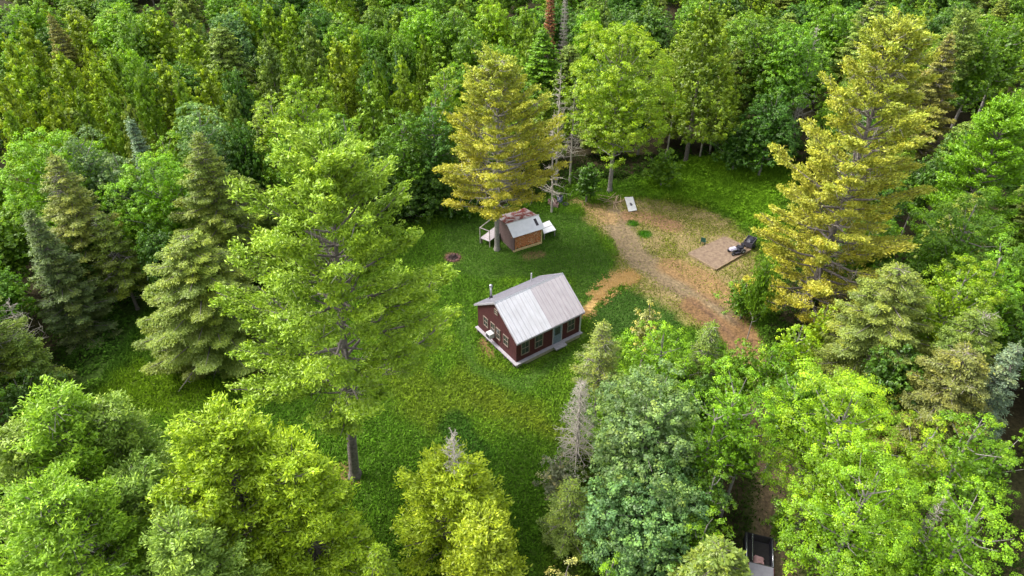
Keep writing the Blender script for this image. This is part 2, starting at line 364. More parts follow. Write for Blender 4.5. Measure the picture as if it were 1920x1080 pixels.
def tree(kind, x, y, h, r, cb, hue, label, group, near, opt):
    rg = random.Random(int(x*131+y*17)); hueA = HUE[hue]
    root = thing(MESHN[kind], label, CAT[kind], (x, y, gz(x, y)-.05), rg.uniform(0, 6.28) if not opt.get('rz') else opt['rz'], group)
    if near:
        dist = math.hypot(x, y, 43.5-h*.6)
        leaf = opt.get('leaf', max(.075, min(.24, dist*.0017)))
        ms = meshes_for(kind, h, r, cb, opt.get('seed', rg.randrange(9999)), leaf, opt.get('dens', 1.), opt.get('dead', .12 if kind in ('spruce', 'hemlock') else .0), opt.get('lean', 0), opt.get('bark', 'palebark' if kind in ('aspen', 'maple') else 'bark'))
        sc = (1, 1, 1)
    else:
        base = {'maple': (14, 4.2, .22), 'aspen': (14, 4, .25), 'sapling': (7, 2, .15), 'cedar': (13, 3.3, .12), 'spruce': (14, 3.2, .15), 'hemlock': (14, 3.6, .15), 'pine': (18, 4.5, .25), 'snag': (14, 2, .3), 'deadspruce': (12, 2, .2)}[kind]
        nv = {'maple': 5, 'cedar': 5, 'aspen': 2}.get(kind, 2); v = rg.randrange(nv); key = (kind, v)
        if key not in LIB: LIB[key] = meshes_for(kind, *base, 100+v*7, .23, .85, .1, 0, 'palebark' if kind in ('maple', 'aspen') else 'bark')
        ms = LIB[key]; sc = (r/base[1], r/base[1], h/base[0])
    root.scale = sc
    j = [rg.uniform(.88, 1.14) for _ in range(3)]; j = [math.sqrt(a)*b for a, b in zip(j, [rg.uniform(.93, 1.08)]*3)]
    for nm, me in ms:
        o = bpy.data.objects.new(nm, me); link(o, root)
        if nm == 'crown': o.color = (hueA[0]*j[0], hueA[1]*j[1], hueA[2]*j[2], 1)
    return root

# ------------------------------------------------------------ ground
def vnoise(x, y, sc, seed):
    rg = np.random.default_rng(seed); G = rg.random((256, 256))
    u = np.asarray(x)/sc; v = np.asarray(y)/sc; i = np.floor(u).astype(int); j = np.floor(v).astype(int); f = u-i; g = v-j
    f = f*f*(3-2*f); g = g*g*(3-2*g)
    a = G[i % 256, j % 256]; b = G[(i+1) % 256, j % 256]; c = G[i % 256, (j+1) % 256]; d = G[(i+1) % 256, (j+1) % 256]
    return (a*(1-f)+b*f)*(1-g)+(c*(1-f)+d*f)*g
def fbm(x, y, sc, seed): return (vnoise(x, y, sc, seed)+.5*vnoise(x, y, sc/2.1, seed+1)+.25*vnoise(x, y, sc/4.3, seed+2))/1.75
def height(x, y):
    x = np.asarray(x, float); y = np.asarray(y, float)
    hh = (fbm(x, y, 14, 5)-.5)*.5
    # level around the cabin, the shed and the pad
    for cx, cy, rr in ((2, 49, 9), (1.5, 67, 6), (22.9, 63.2, 6)):
        w = np.clip((np.hypot(x-cx, y-cy)-rr*.6)/(rr*.6), 0, 1); hh = hh*w
    return hh
def gz(x, y): return float(height(np.array([x]), np.array([y]))[0])
def seg_d(x, y, pts):
    d = np.full(np.shape(x), 1e9)
    for (x0, y0), (x1, y1) in zip(pts[:-1], pts[1:]):
        dx, dy = x1-x0, y1-y0; t = np.clip(((x-x0)*dx+(y-y0)*dy)/(dx*dx+dy*dy), 0, 1)
        d = np.minimum(d, np.hypot(x-x0-t*dx, y-y0-t*dy))
    return d
def poly_d(x, y, pts):
    """signed distance, negative inside"""
    P = pts+[pts[0]]; d = seg_d(x, y, P); ins = np.zeros(np.shape(x), bool)
    for (x0, y0), (x1, y1) in zip(P[:-1], P[1:]):
        c = ((y0 > y) != (y1 > y)) & (x < (x1-x0)*(y-y0)/((y1-y0) if y1 != y0 else 1e-9)+x0); ins ^= c
    return np.where(ins, -d, d)
CLEAR = [(5.32, 77.05), (8.12, 79.1), (15.76, 80.5), (21.15, 83.73), (32.84, 90.6), (36.58, 90.6), (36.09, 81.95), (30.3, 63.54), (25.77, 55.94), (22.89, 49.46), (21.36, 46.56), (18.24, 48.71), (15.7, 45.87), (7.38, 38.97), (4.9, 34.67), (3.37, 29.11), (4.97, 25.88), (-13.58, 23.32), (-24.87, 25.13), (-30.33, 29.11), (-36.03, 38.97), (-40.28, 52.58), (-37.58, 55.94), (-28.45, 55.94), (-21.9, 57.73), (-17.88, 59.58), (-12.31, 68.98), (-8.92, 72.55), (-3.85, 73.17), (2.59, 74.43)]
YARD = [(8.11, 74.43), (11.89, 76.38), (18.49, 76.38), (24.0, 74.43), (26.79, 67.84), (26.24, 61.52), (23.16, 54.23), (22.08, 46.56), (20.4, 49.46), (16.16, 53.39), (12.47, 56.83), (11.86, 60.54), (10.84, 66.73), (8.5, 71.33)]
FERN = [(16.01, 79.8), (23.66, 85.72), (32.62, 89.76), (35.84, 88.11), (34.1, 77.72), (29.55, 68.98), (26.13, 72.55), (22.05, 74.43), (16.51, 76.38)]
SCRUB = [(-44.02, 55.94), (-38.88, 57.73), (-35.89, 52.58), (-35.04, 46.56), (-36.93, 42.58), (-35.89, 37.85), (-40.36, 41.33), (-42.79, 49.46)]
LAWN = [([(5.1, 72.55), (7.97, 72.55), (9.74, 67.84), (10.95, 62.52), (9.4, 58.65), (5.03, 59.58), (-3.35, 59.58), (-7.42, 61.52), (-8.1, 70.14), (-3.8, 71.94)], 1, (0.085, 0.19, 0.022)), ([(7.56, 53.39), (10.32, 57.0), (12.05, 57.73), (15.42, 55.08), (17.04, 52.58), (14.7, 50.99), (11.15, 50.99), (7.46, 49.46)], 1, (0.055, 0.14, 0.022)), ([(-4.74, 54.23), (-2.88, 46.56), (0.0, 44.52), (6.47, 49.46), (6.84, 47.98), (0.91, 42.58), (-3.77, 45.19), (-5.58, 50.99)], 1, (0.09, 0.2, 0.022)), ([(5.37, 55.94), (7.04, 53.39), (9.31, 57.73), (10.73, 60.54), (7.42, 61.52)], 1, (0.085, 0.19, 0.022))]
PATCH = [([(-9.35, 44.52), (-5.78, 40.73), (-2.85, 45.87)], 3.0, (0.19, 0.28, 0.024)), ([(-1.35, 41.33), (2.19, 39.55), (4.17, 36.22)], 2.8, (0.2, 0.27, 0.024)), ([(-32.92, 43.86), (-24.21, 41.33)], 3, (0.18, 0.31, 0.016)), ([(-35.85, 45.19), (-27.81, 42.58)], 2.5, (0.18, 0.31, 0.016)), ([(-4.34, 38.97), (-2.49, 35.7)], 1.5, (0.055, 0.15, 0.02)), ([(-10.61, 34.67), (-9.05, 35.18)], 1.6, (0.05, 0.13, 0.02)), ([(-23.01, 38.97), (-13.36, 36.22), (-6.2, 31.31)], 5, (0.11, 0.24, 0.02)), ([(4.82, 33.68), (3.55, 25.88)], 2.5, (0.07, 0.11, 0.014)), ([(1.67, 36.22), (0.0, 25.88)], 3.5, (0.1, 0.22, 0.018))]
SOIL = [([(12.11, 72.55), (12.87, 66.18), (14.13, 62.52), (17.06, 58.18), (20.0, 54.23), (21.59, 50.22), (21.55, 47.27), (21.08, 41.33), (20.72, 35.7), (19.47, 31.31), (17.57, 25.88), (16.6, 20.0)], 1.9, (0.18, 0.135, 0.08), 0.06), ([(6.88, 53.39), (8.11, 55.42), (9.53, 57.27), (11.12, 59.11), (12.43, 59.77)], 0.75, (0.33, 0.215, 0.08), 0.0), ([(7.85, 75.33), (9.7, 74.05), (11.34, 71.33)], 1.5, (0.24, 0.16, 0.075), 0.35), ([(14.57, 71.94), (16.97, 71.09), (18.06, 70.14)], 1.8, (0.19, 0.11, 0.06), 0.35), ([(17.12, 61.52), (19.56, 59.58), (21.47, 55.94)], 1.8, (0.21, 0.13, 0.06), 0.25), ([(17.99, 54.65), (20.68, 50.6), (21.5, 47.98)], 1.6, (0.15, 0.088, 0.042), 0.03), ([(22.42, 53.39), (22.39, 49.46)], 1.0, (0.17, 0.1, 0.045), 0.3), ([(-24.01, 52.58), (-22.48, 47.98), (-22.92, 44.52)], 1.8, (0.13, 0.065, 0.025), 0.35), ([(-2.74, 49.46), (-1.95, 47.62)], 0.7, (0.16, 0.09, 0.04), 0.2), ([(1.75, 63.54), (2.92, 63.74)], 0.8, (0.16, 0.1, 0.05), 0.4), ([(-6.63, 63.33), (-6.4, 63.33)], 1.0, (0.1, 0.05, 0.03), 0.3), ([(-13.06, 34.67), (-12.06, 33.68)], 1.0, (0.16, 0.09, 0.04), 0.4), ([(51.52, 76.38), (52.23, 73.8)], 2.5, (0.11, 0.05, 0.025), 0.2), ([(36.47, 38.97), (30.8, 30.86)], 1.2, (0.12, 0.055, 0.03), 0.1)]
TUFT = [(15.22, 67.84, 0.85), (14.14, 70.14, 0.7)]
FOOT = [(2.6, 50.5, 3.0, 3.6, 0.62), (1.0, 66.4, 1.4, 1.8, 0.51), (22.9, 63.9, 1.9, 2.9, 0.69), (14.4, 74.3, 1.6, 0.5, 0.0), (-6.4, 63.3, 0.8, 0.8, 0.0), (16.2, 25.4, 1.0, 3.0, 1.3)]
WHERE = ['behind the huge yellow pine', 'behind the lime green tree', 'in the cedar stand at the upper left', 'at the right side of the picture', 'behind the yellow pine and the woodshed', 'behind the tall white pine', 'at the left side of the picture', 'near the bottom of the picture']
FILL = [('hemlock', 38.0, 103.0, 9.2, 2.74, 'olive', 0), ('hemlock', 11.7, 88.2, 9.6, 2.87, 'olive', 1), ('maple', -74.5, 105.5, 9.9, 2.96, 'green', 2), ('hemlock', -62.5, 72.5, 9.2, 2.63, 'olive', 2), ('hemlock', 70.3, 90.0, 9.5, 2.46, 'olive', 0), ('maple', 58.1, 51.4, 10.5, 2.97, 'deep', 3), ('cedar', -57.9, 97.7, 11.1, 3.02, 'cedar2', 2), ('maple', 70.2, 112.4, 9.7, 3.01, 'deep', 0), ('maple', -44.4, 118.4, 10.0, 3.71, 'green', 2), ('hemlock', 8.4, 104.0, 10.1, 2.87, 'olive', 1), ('maple', -71.8, 78.0, 11.2, 2.95, 'deep', 2), ('hemlock', 7.6, 131.6, 11.2, 2.41, 'olive', 4), ('cedar', 41.0, 34.6, 10.9, 2.67, 'cedar2', 3), ('cedar', 95.1, 126.9, 11.4, 3.01, 'cedar2', 0), ('cedar', 91.1, 122.4, 11.1, 2.81, 'cedar2', 0), ('maple', -104.3, 126.2, 11.0, 3.78, 'deep', 2), ('maple', -81.8, 106.2, 11.4, 2.97, 'deep', 2), ('cedar', -18.4, 118.0, 11.3, 3.0, 'cedar2', 5), ('maple', 39.0, 131.5, 11.2, 3.25, 'deep', 1), ('maple', -53.6, 46.2, 9.6, 3.71, 'green', 6), ('hemlock', 47.7, 36.5, 9.6, 2.78, 'olive', 3), ('hemlock', -48.3, 43.0, 9.9, 2.73, 'olive', 6), ('cedar', -87.6, 93.1, 11.0, 2.49, 'cedar2', 2), ('maple', 59.2, 70.7, 9.1, 3.8, 'deep', 0), ('cedar', 109.0, 128.6, 9.4, 2.79, 'cedar2', 0), ('cedar', 95.6, 117.1, 9.9, 3.19, 'cedar2', 0), ('cedar', 70.8, 123.9, 10.1, 3.17, 'cedar2', 0), ('maple', 7.7, 123.1, 11.4, 2.88, 'deep', 4), ('maple', -42.5, 29.5, 10.0, 3.74, 'deep', 6), ('cedar', 4.3, 86.2, 9.5, 2.97, 'cedar2', 4), ('cedar', -49.0, 51.2, 10.1, 3.14, 'cedar2', 6), ('maple', -73.9, 83.9, 10.3, 2.93, 'green', 2), ('cedar', -51.7, 62.6, 10.5, 3.19, 'cedar2', 4), ('maple', 79.2, 83.0, 11.3, 2.93, 'deep', 0), ('cedar', 58.6, 119.9, 9.7, 2.88, 'cedar2', 0), ('maple', 53.2, 49.6, 9.2, 3.22, 'green', 3), ('maple', 12.8, 99.6, 9.2, 3.68, 'deep', 1), ('maple', 60.8, 82.0, 10.1, 2.84, 'green', 0), ('maple', 79.8, 129.4, 9.1, 3.54, 'green', 0), ('cedar', -19.7, 108.1, 9.7, 3.03, 'cedar2', 5), ('cedar', -37.1, 123.0, 9.6, 2.93, 'cedar2', 5), ('cedar', 52.4, 58.1, 9.9, 2.81, 'cedar2', 0), ('cedar', -96.3, 125.3, 9.4, 3.17, 'cedar2', 2), ('cedar', 42.5, 110.7, 9.9, 2.46, 'cedar2', 0), ('maple', 30.4, 123.3, 10.8, 3.1, 'green', 1), ('maple', 37.9, 63.7, 10.5, 3.1, 'deep', 0), ('maple', 60.0, 127.6, 9.7, 3.46, 'deep', 0), ('maple', -10.2, 115.3, 10.7, 3.79, 'deep', 4), ('hemlock', 51.6, 70.7, 11.1, 2.84, 'olive', 0), ('cedar', -56.8, 52.2, 9.6, 2.67, 'cedar2', 6), ('maple', 18.2, 118.9, 9.0, 3.15, 'green', 1), ('maple', 106.8, 115.9, 10.3, 3.53, 'deep', 0), ('cedar', -2.9, 120.8, 10.1, 2.42, 'cedar2', 4), ('cedar', 72.5, 101.7, 11.5, 2.83, 'cedar2', 0), ('maple', -53.2, 118.8, 9.6, 2.88, 'deep', 2), ('cedar', -97.3, 104.4, 9.6, 2.45, 'cedar2', 2), ('cedar', -8.8, 126.2, 10.9, 2.53, 'cedar2', 4), ('maple', 18.9, 124.2, 10.0, 3.52, 'deep', 1), ('hemlock', -85.0, 84.2, 10.7, 2.46, 'olive', 2), ('cedar', -90.8, 112.5, 10.6, 3.06, 'cedar2', 2), ('hemlock', 81.4, 89.8, 10.2, 3.06, 'olive', 0), ('maple', 46.9, 51.5, 9.7, 3.25, 'green', 3), ('maple', 34.4, 56.7, 9.5, 3.54, 'green', 3), ('cedar', 64.2, 76.0, 10.2, 2.75, 'cedar2', 0), ('maple', -63.1, 128.2, 9.3, 2.87, 'green', 2), ('maple', -99.2, 131.3, 10.5, 3.59, 'deep', 2), ('cedar', 27.6, 105.9, 10.7, 2.53, 'cedar2', 1), ('cedar', -101.5, 116.6, 11.3, 3.03, 'cedar2', 2), ('maple', -15.1, 123.3, 10.7, 3.5, 'green', 4), ('hemlock', 85.5, 127.8, 10.5, 2.42, 'olive', 0), ('maple', 77.2, 117.1, 10.6, 3.34, 'green', 0), ('cedar', -73.4, 70.6, 10.4, 3.14, 'cedar2', 5), ('cedar', 37.2, 126.2, 10.2, 2.97, 'cedar2', 1), ('maple', 73.7, 94.6, 10.3, 3.15, 'deep', 0), ('hemlock', 54.6, 64.1, 9.1, 3.0, 'olive', 0), ('cedar', -29.2, 122.5, 10.2, 2.43, 'cedar2', 5), ('maple', -42.9, 128.2, 11.2, 3.24, 'deep', 5), ('maple', 44.7, 105.6, 10.1, 3.49, 'deep', 0), ('cedar', 28.6, 117.8, 10.2, 2.87, 'cedar2', 1), ('hemlock', 91.1, 110.5, 9.4, 2.75, 'olive', 0), ('maple', -52.0, 130.6, 10.7, 3.26, 'green', 2), ('maple', 50.5, 97.4, 11.3, 3.55, 'green', 0), ('cedar', 58.4, 105.1, 10.6, 3.12, 'cedar2', 0), ('cedar', 117.5, 125.9, 10.9, 2.67, 'cedar2', 0), ('maple', 35.7, 96.4, 11.4, 3.6, 'green', 0), ('maple', -76.6, 93.4, 11.4, 3.1, 'green', 2), ('hemlock', 68.0, 62.8, 10.5, 2.98, 'olive', 0), ('cedar', -34.2, 129.9, 9.2, 2.62, 'cedar2', 5), ('cedar', 74.4, 130.8, 9.2, 3.01, 'cedar2', 0), ('cedar', -87.5, 117.3, 11.0, 2.59, 'cedar2', 2), ('hemlock', -46.4, 34.5, 10.9, 2.81, 'olive', 6), ('cedar', 44.1, 89.7, 10.1, 3.17, 'cedar2', 0), ('maple', 90.6, 131.8, 10.7, 3.29, 'green', 0), ('hemlock', 35.5, 115.8, 10.8, 2.57, 'olive', 1), ('maple', -23.4, 113.0, 9.8, 3.11, 'green', 5), ('maple', 80.1, 104.5, 11.4, 3.4, 'green', 0), ('maple', 63.2, 57.7, 11.2, 2.96, 'deep', 0), ('hemlock', -57.1, 60.0, 10.3, 2.65, 'olive', 4), ('hemlock', 43.1, 57.7, 11.1, 3.14, 'olive', 0), ('cedar', -60.3, 104.0, 9.2, 2.91, 'cedar2', 2), ('cedar', 71.2, 78.1, 9.9, 3.17, 'cedar2', 0), ('cedar', 69.9, 71.4, 11.2, 2.9, 'cedar2', 0), ('maple', 85.3, 85.8, 10.1, 3.61, 'deep', 0), ('hemlock', 79.7, 77.2, 9.3, 3.12, 'olive', 0), ('cedar', -91.8, 96.7, 9.2, 2.48, 'cedar2', 2), ('maple', -67.0, 88.3, 10.5, 2.94, 'green', 2), ('hemlock', -87.3, 100.0, 9.9, 3.03, 'olive', 2), ('hemlock', 74.1, 106.8, 9.1, 2.67, 'olive', 0), ('cedar', 82.2, 115.0, 9.2, 2.53, 'cedar2', 0), ('hemlock', -62.9, 55.1, 10.6, 2.9, 'olive', 6), ('maple', -36.0, 102.9, 9.9, 3.14, 'deep', 5), ('hemlock', 40.7, 26.6, 11.5, 2.83, 'olive', 3), ('hemlock', 87.8, 102.0, 11.5, 2.62, 'olive', 0), ('cedar', 92.9, 96.7, 11.1, 2.94, 'cedar2', 0), ('hemlock', 16.2, 105.9, 9.9, 2.65, 'olive', 1), ('cedar', -64.0, 60.2, 11.2, 3.08, 'cedar2', 4), ('maple', -65.7, 78.9, 10.9, 2.93, 'deep', 2), ('maple', -109.2, 122.2, 10.3, 3.1, 'deep', 2), ('cedar', 84.0, 120.4, 9.5, 3.17, 'cedar2', 0), ('maple', 51.2, 40.5, 9.4, 3.42, 'deep', 3), ('cedar', -39.3, 92.6, 11.0, 2.95, 'cedar2', 2), ('cedar', 55.2, 124.7, 10.9, 2.8, 'cedar2', 0), ('maple', -34.5, 22.9, 11.2, 3.53, 'green', 6), ('cedar', 46.1, 77.5, 11.1, 2.9, 'cedar2', 0), ('maple', -49.2, 56.5, 10.0, 3.57, 'green', 4), ('maple', -35.2, 28.9, 10.4, 3.8, 'green', 6), ('hemlock', -75.5, 98.6, 10.9, 2.59, 'olive', 2), ('maple', -23.1, 124.2, 10.2, 3.0, 'green', 5), ('hemlock', -100.6, 121.9, 9.6, 2.99, 'olive', 2), ('cedar', -79.9, 122.5, 11.3, 2.43, 'cedar2', 2), ('maple', -63.3, 66.1, 10.2, 3.74, 'deep', 5), ('cedar', 99.0, 104.9, 10.5, 2.86, 'cedar2', 0), ('hemlock', 54.2, 78.1, 9.3, 2.73, 'olive', 0), ('maple', -116.8, 124.7, 9.4, 2.94, 'deep', 2), ('maple', 64.2, 99.8, 10.4, 3.77, 'deep', 0), ('maple', 42.4, 98.5, 11.3, 3.35, 'green', 0), ('maple', -0.5, 78.4, 11.0, 3.52, 'green', 4), ('maple', -71.1, 130.9, 10.6, 3.66, 'deep', 2), ('hemlock', -95.6, 116.4, 11.3, 2.58, 'olive', 2), ('cedar', -2.4, 131.2, 10.4, 2.7, 'cedar2', 4), ('maple', 28.2, 100.3, 9.8, 2.91, 'deep', 1), ('maple', -87.3, 105.8, 9.5, 3.25, 'deep', 2), ('hemlock', -74.8, 124.5, 9.4, 3.01, 'olive', 2), ('hemlock', 47.4, 123.2, 9.1, 3.17, 'olive', 0), ('cedar', -82.1, 92.2, 10.6, 2.68, 'cedar2', 2), ('cedar', 97.2, 110.0, 10.3, 2.84, 'cedar2', 0), ('maple', 67.3, 104.8, 10.4, 3.6, 'deep', 0), ('hemlock', -57.8, 68.0, 10.1, 2.79, 'olive', 5), ('maple', 14.3, 132.0, 9.7, 2.99, 'green', 1), ('maple', 3.6, 126.8, 9.3, 3.55, 'green', 4), ('cedar', -59.5, 117.3, 11.1, 3.01, 'cedar2', 2), ('maple', 78.4, 98.4, 11.4, 3.13, 'deep', 0), ('maple', -85.1, 124.2, 9.0, 3.76, 'deep', 2), ('maple', 45.9, 116.6, 9.2, 3.18, 'deep', 0), ('hemlock', -70.5, 118.3, 10.3, 3.0, 'olive', 2), ('cedar', 56.6, 93.1, 10.2, 2.49, 'cedar2', 0), ('hemlock', -110.5, 130.6, 9.2, 2.61, 'olive', 2), ('maple', 111.1, 123.5, 10.3, 3.43, 'deep', 0), ('maple', 32.7, 129.3, 10.1, 3.16, 'green', 1), ('maple', 42.2, 120.4, 9.6, 3.31, 'deep', 0), ('cedar', -91.7, 129.0, 9.2, 3.14, 'cedar2', 2), ('maple', 41.3, 72.4, 10.3, 3.44, 'green', 0), ('maple', 98.8, 130.7, 10.4, 2.98, 'deep', 0), ('maple', 36.2, 22.1, 11.0, 3.14, 'deep', 3), ('cedar', 103.5, 109.1, 9.4, 3.17, 'cedar2', 0), ('maple', -105.5, 109.9, 9.8, 3.75, 'deep', 2), ('maple', -76.7, 76.0, 10.1, 3.09, 'deep', 2), ('hemlock', -109.6, 115.9, 11.3, 3.04, 'olive', 2), ('maple', 22.4, 102.2, 9.5, 3.01, 'green', 1), ('maple', -47.3, 96.5, 10.3, 3.66, 'deep', 2), ('maple', -2.3, 106.1, 9.3, 3.23, 'green', 4), ('cedar', 64.7, 122.8, 10.0, 2.67, 'cedar2', 0), ('maple', 86.4, 95.1, 10.0, 3.59, 'deep', 0), ('cedar', 89.5, 90.3, 10.0, 3.04, 'cedar2', 0), ('hemlock', 13.5, 126.4, 9.4, 2.43, 'olive', 1), ('cedar', -49.2, 126.2, 9.5, 3.12, 'cedar2', 2), ('cedar', 60.7, 65.2, 9.3, 2.8, 'cedar2', 0), ('maple', -21.9, 78.8, 10.3, 3.15, 'green', 5), ('hemlock', -56.9, 128.0, 11.4, 2.76, 'olive', 2), ('cedar', -9.8, 91.3, 9.6, 2.69, 'cedar2', 4), ('maple', 11.6, 118.7, 10.9, 3.32, 'deep', 1), ('cedar', 6.4, 93.3, 10.0, 3.08, 'cedar2', 4), ('maple', -78.3, 131.4, 10.3, 3.78, 'green', 2), ('maple', 40.9, 77.7, 10.5, 3.16, 'deep', 0), ('cedar', -34.3, 89.4, 9.3, 2.82, 'cedar2', 2), ('hemlock', -99.5, 109.4, 9.7, 2.43, 'olive', 2), ('cedar', 14.1, 94.3, 10.4, 2.85, 'cedar2', 1), ('hemlock', -65.1, 117.7, 11.3, 2.91, 'olive', 2), ('maple', -2.2, 83.5, 10.4, 3.8, 'deep', 4), ('hemlock', -29.8, 80.2, 10.9, 2.41, 'olive', 5), ('cedar', 104.0, 124.6, 9.2, 2.83, 'cedar2', 0), ('maple', 66.8, 130.7, 9.4, 3.75, 'green', 0), ('hemlock', 68.7, 118.3, 9.3, 2.77, 'olive', 0), ('maple', 75.5, 73.8, 11.2, 3.42, 'green', 0), ('cedar', -24.8, 130.5, 11.1, 2.45, 'cedar2', 5), ('maple', -46.9, 69.9, 10.2, 2.99, 'green', 5), ('cedar', 24.4, 128.4, 11.1, 3.0, 'cedar2', 1), ('cedar', 65.0, 69.0, 9.6, 3.02, 'cedar2', 0), ('maple', -120.5, 131.5, 9.8, 3.52, 'green', 2), ('cedar', 46.0, 130.0, 9.3, 2.95, 'cedar2', 0), ('maple', 73.5, 85.7, 11.3, 3.7, 'green', 0), ('maple', -79.7, 83.5, 9.3, 3.13, 'deep', 2), ('maple', -19.5, 128.7, 9.3, 3.39, 'deep', 5), ('maple', -39.8, 35.0, 10.7, 3.11, 'deep', 6), ('maple', -71.7, 91.1, 10.8, 3.63, 'green', 2), ('hemlock', 48.1, 45.1, 10.6, 3.1, 'olive', 3), ('cedar', 92.5, 104.3, 11.3, 2.61, 'cedar2', 0), ('cedar', -10.9, 105.3, 9.9, 3.13, 'cedar2', 4), ('cedar', 84.9, 109.9, 10.0, 3.11, 'cedar2', 0), ('cedar', -81.9, 112.6, 10.2, 2.77, 'cedar2', 2), ('cedar', 28.7, 111.8, 9.6, 2.8, 'cedar2', 1), ('cedar', 89.9, 116.1, 9.5, 2.94, 'cedar2', 0), ('hemlock', -91.4, 121.5, 9.6, 2.74, 'olive', 2), ('maple', -14.1, 131.0, 10.5, 3.05, 'green', 4), ('maple', -71.9, 111.6, 10.9, 3.61, 'deep', 2), ('hemlock', -63.5, 98.6, 10.0, 2.5, 'olive', 2), ('maple', -67.2, 123.6, 11.4, 3.21, 'green', 2), ('maple', 76.7, 124.2, 11.4, 3.22, 'deep', 0), ('hemlock', 11.4, 22.2, 9.5, 2.64, 'olive', 7), ('cedar', -81.9, 100.0, 9.1, 2.72, 'cedar2', 2), ('hemlock', -28.4, 117.1, 9.8, 2.91, 'olive', 5), ('maple', -53.3, 100.3, 9.5, 2.8, 'deep', 2), ('cedar', -83.9, 129.5, 10.3, 2.75, 'cedar2', 2), ('hemlock', 66.0, 86.2, 10.6, 2.93, 'olive', 0), ('maple', 3.2, 117.5, 9.5, 3.08, 'deep', 4), ('cedar', 24.0, 123.2, 10.4, 2.94, 'cedar2', 1), ('hemlock', 18.5, 98.8, 9.9, 2.89, 'olive', 1), ('maple', 43.4, 41.2, 9.6, 3.45, 'deep', 3), ('maple', 112.4, 118.0, 10.1, 3.32, 'deep', 0), ('cedar', -3.1, 126.0, 11.2, 2.81, 'cedar2', 4), ('hemlock', -27.0, 63.1, 9.8, 2.85, 'olive', 4), ('hemlock', 52.1, 120.3, 9.4, 3.02, 'olive', 0), ('cedar', 54.3, 114.7, 10.6, 2.66, 'cedar2', 0), ('maple', 17.3, 88.2, 10.4, 2.92, 'deep', 1), ('maple', -67.8, 69.9, 10.2, 3.12, 'green', 5), ('maple', -8.1, 131.5, 9.3, 2.84, 'green', 4), ('maple', 51.3, 129.0, 9.5, 3.65, 'deep', 0), ('maple', -44.8, 47.5, 10.9, 3.19, 'green', 6), ('hemlock', 99.6, 121.6, 9.5, 3.18, 'olive', 0), ('hemlock', -54.5, 82.0, 9.2, 2.92, 'olive', 2), ('maple', -69.7, 63.3, 10.6, 2.85, 'deep', 4), ('maple', 42.4, 84.1, 10.5, 3.34, 'green', 0), ('maple', 97.3, 99.7, 10.7, 3.64, 'green', 0), ('hemlock', -9.5, 120.8, 10.8, 2.45, 'olive', 4), ('maple', -34.1, 117.0, 9.5, 3.08, 'green', 5)]
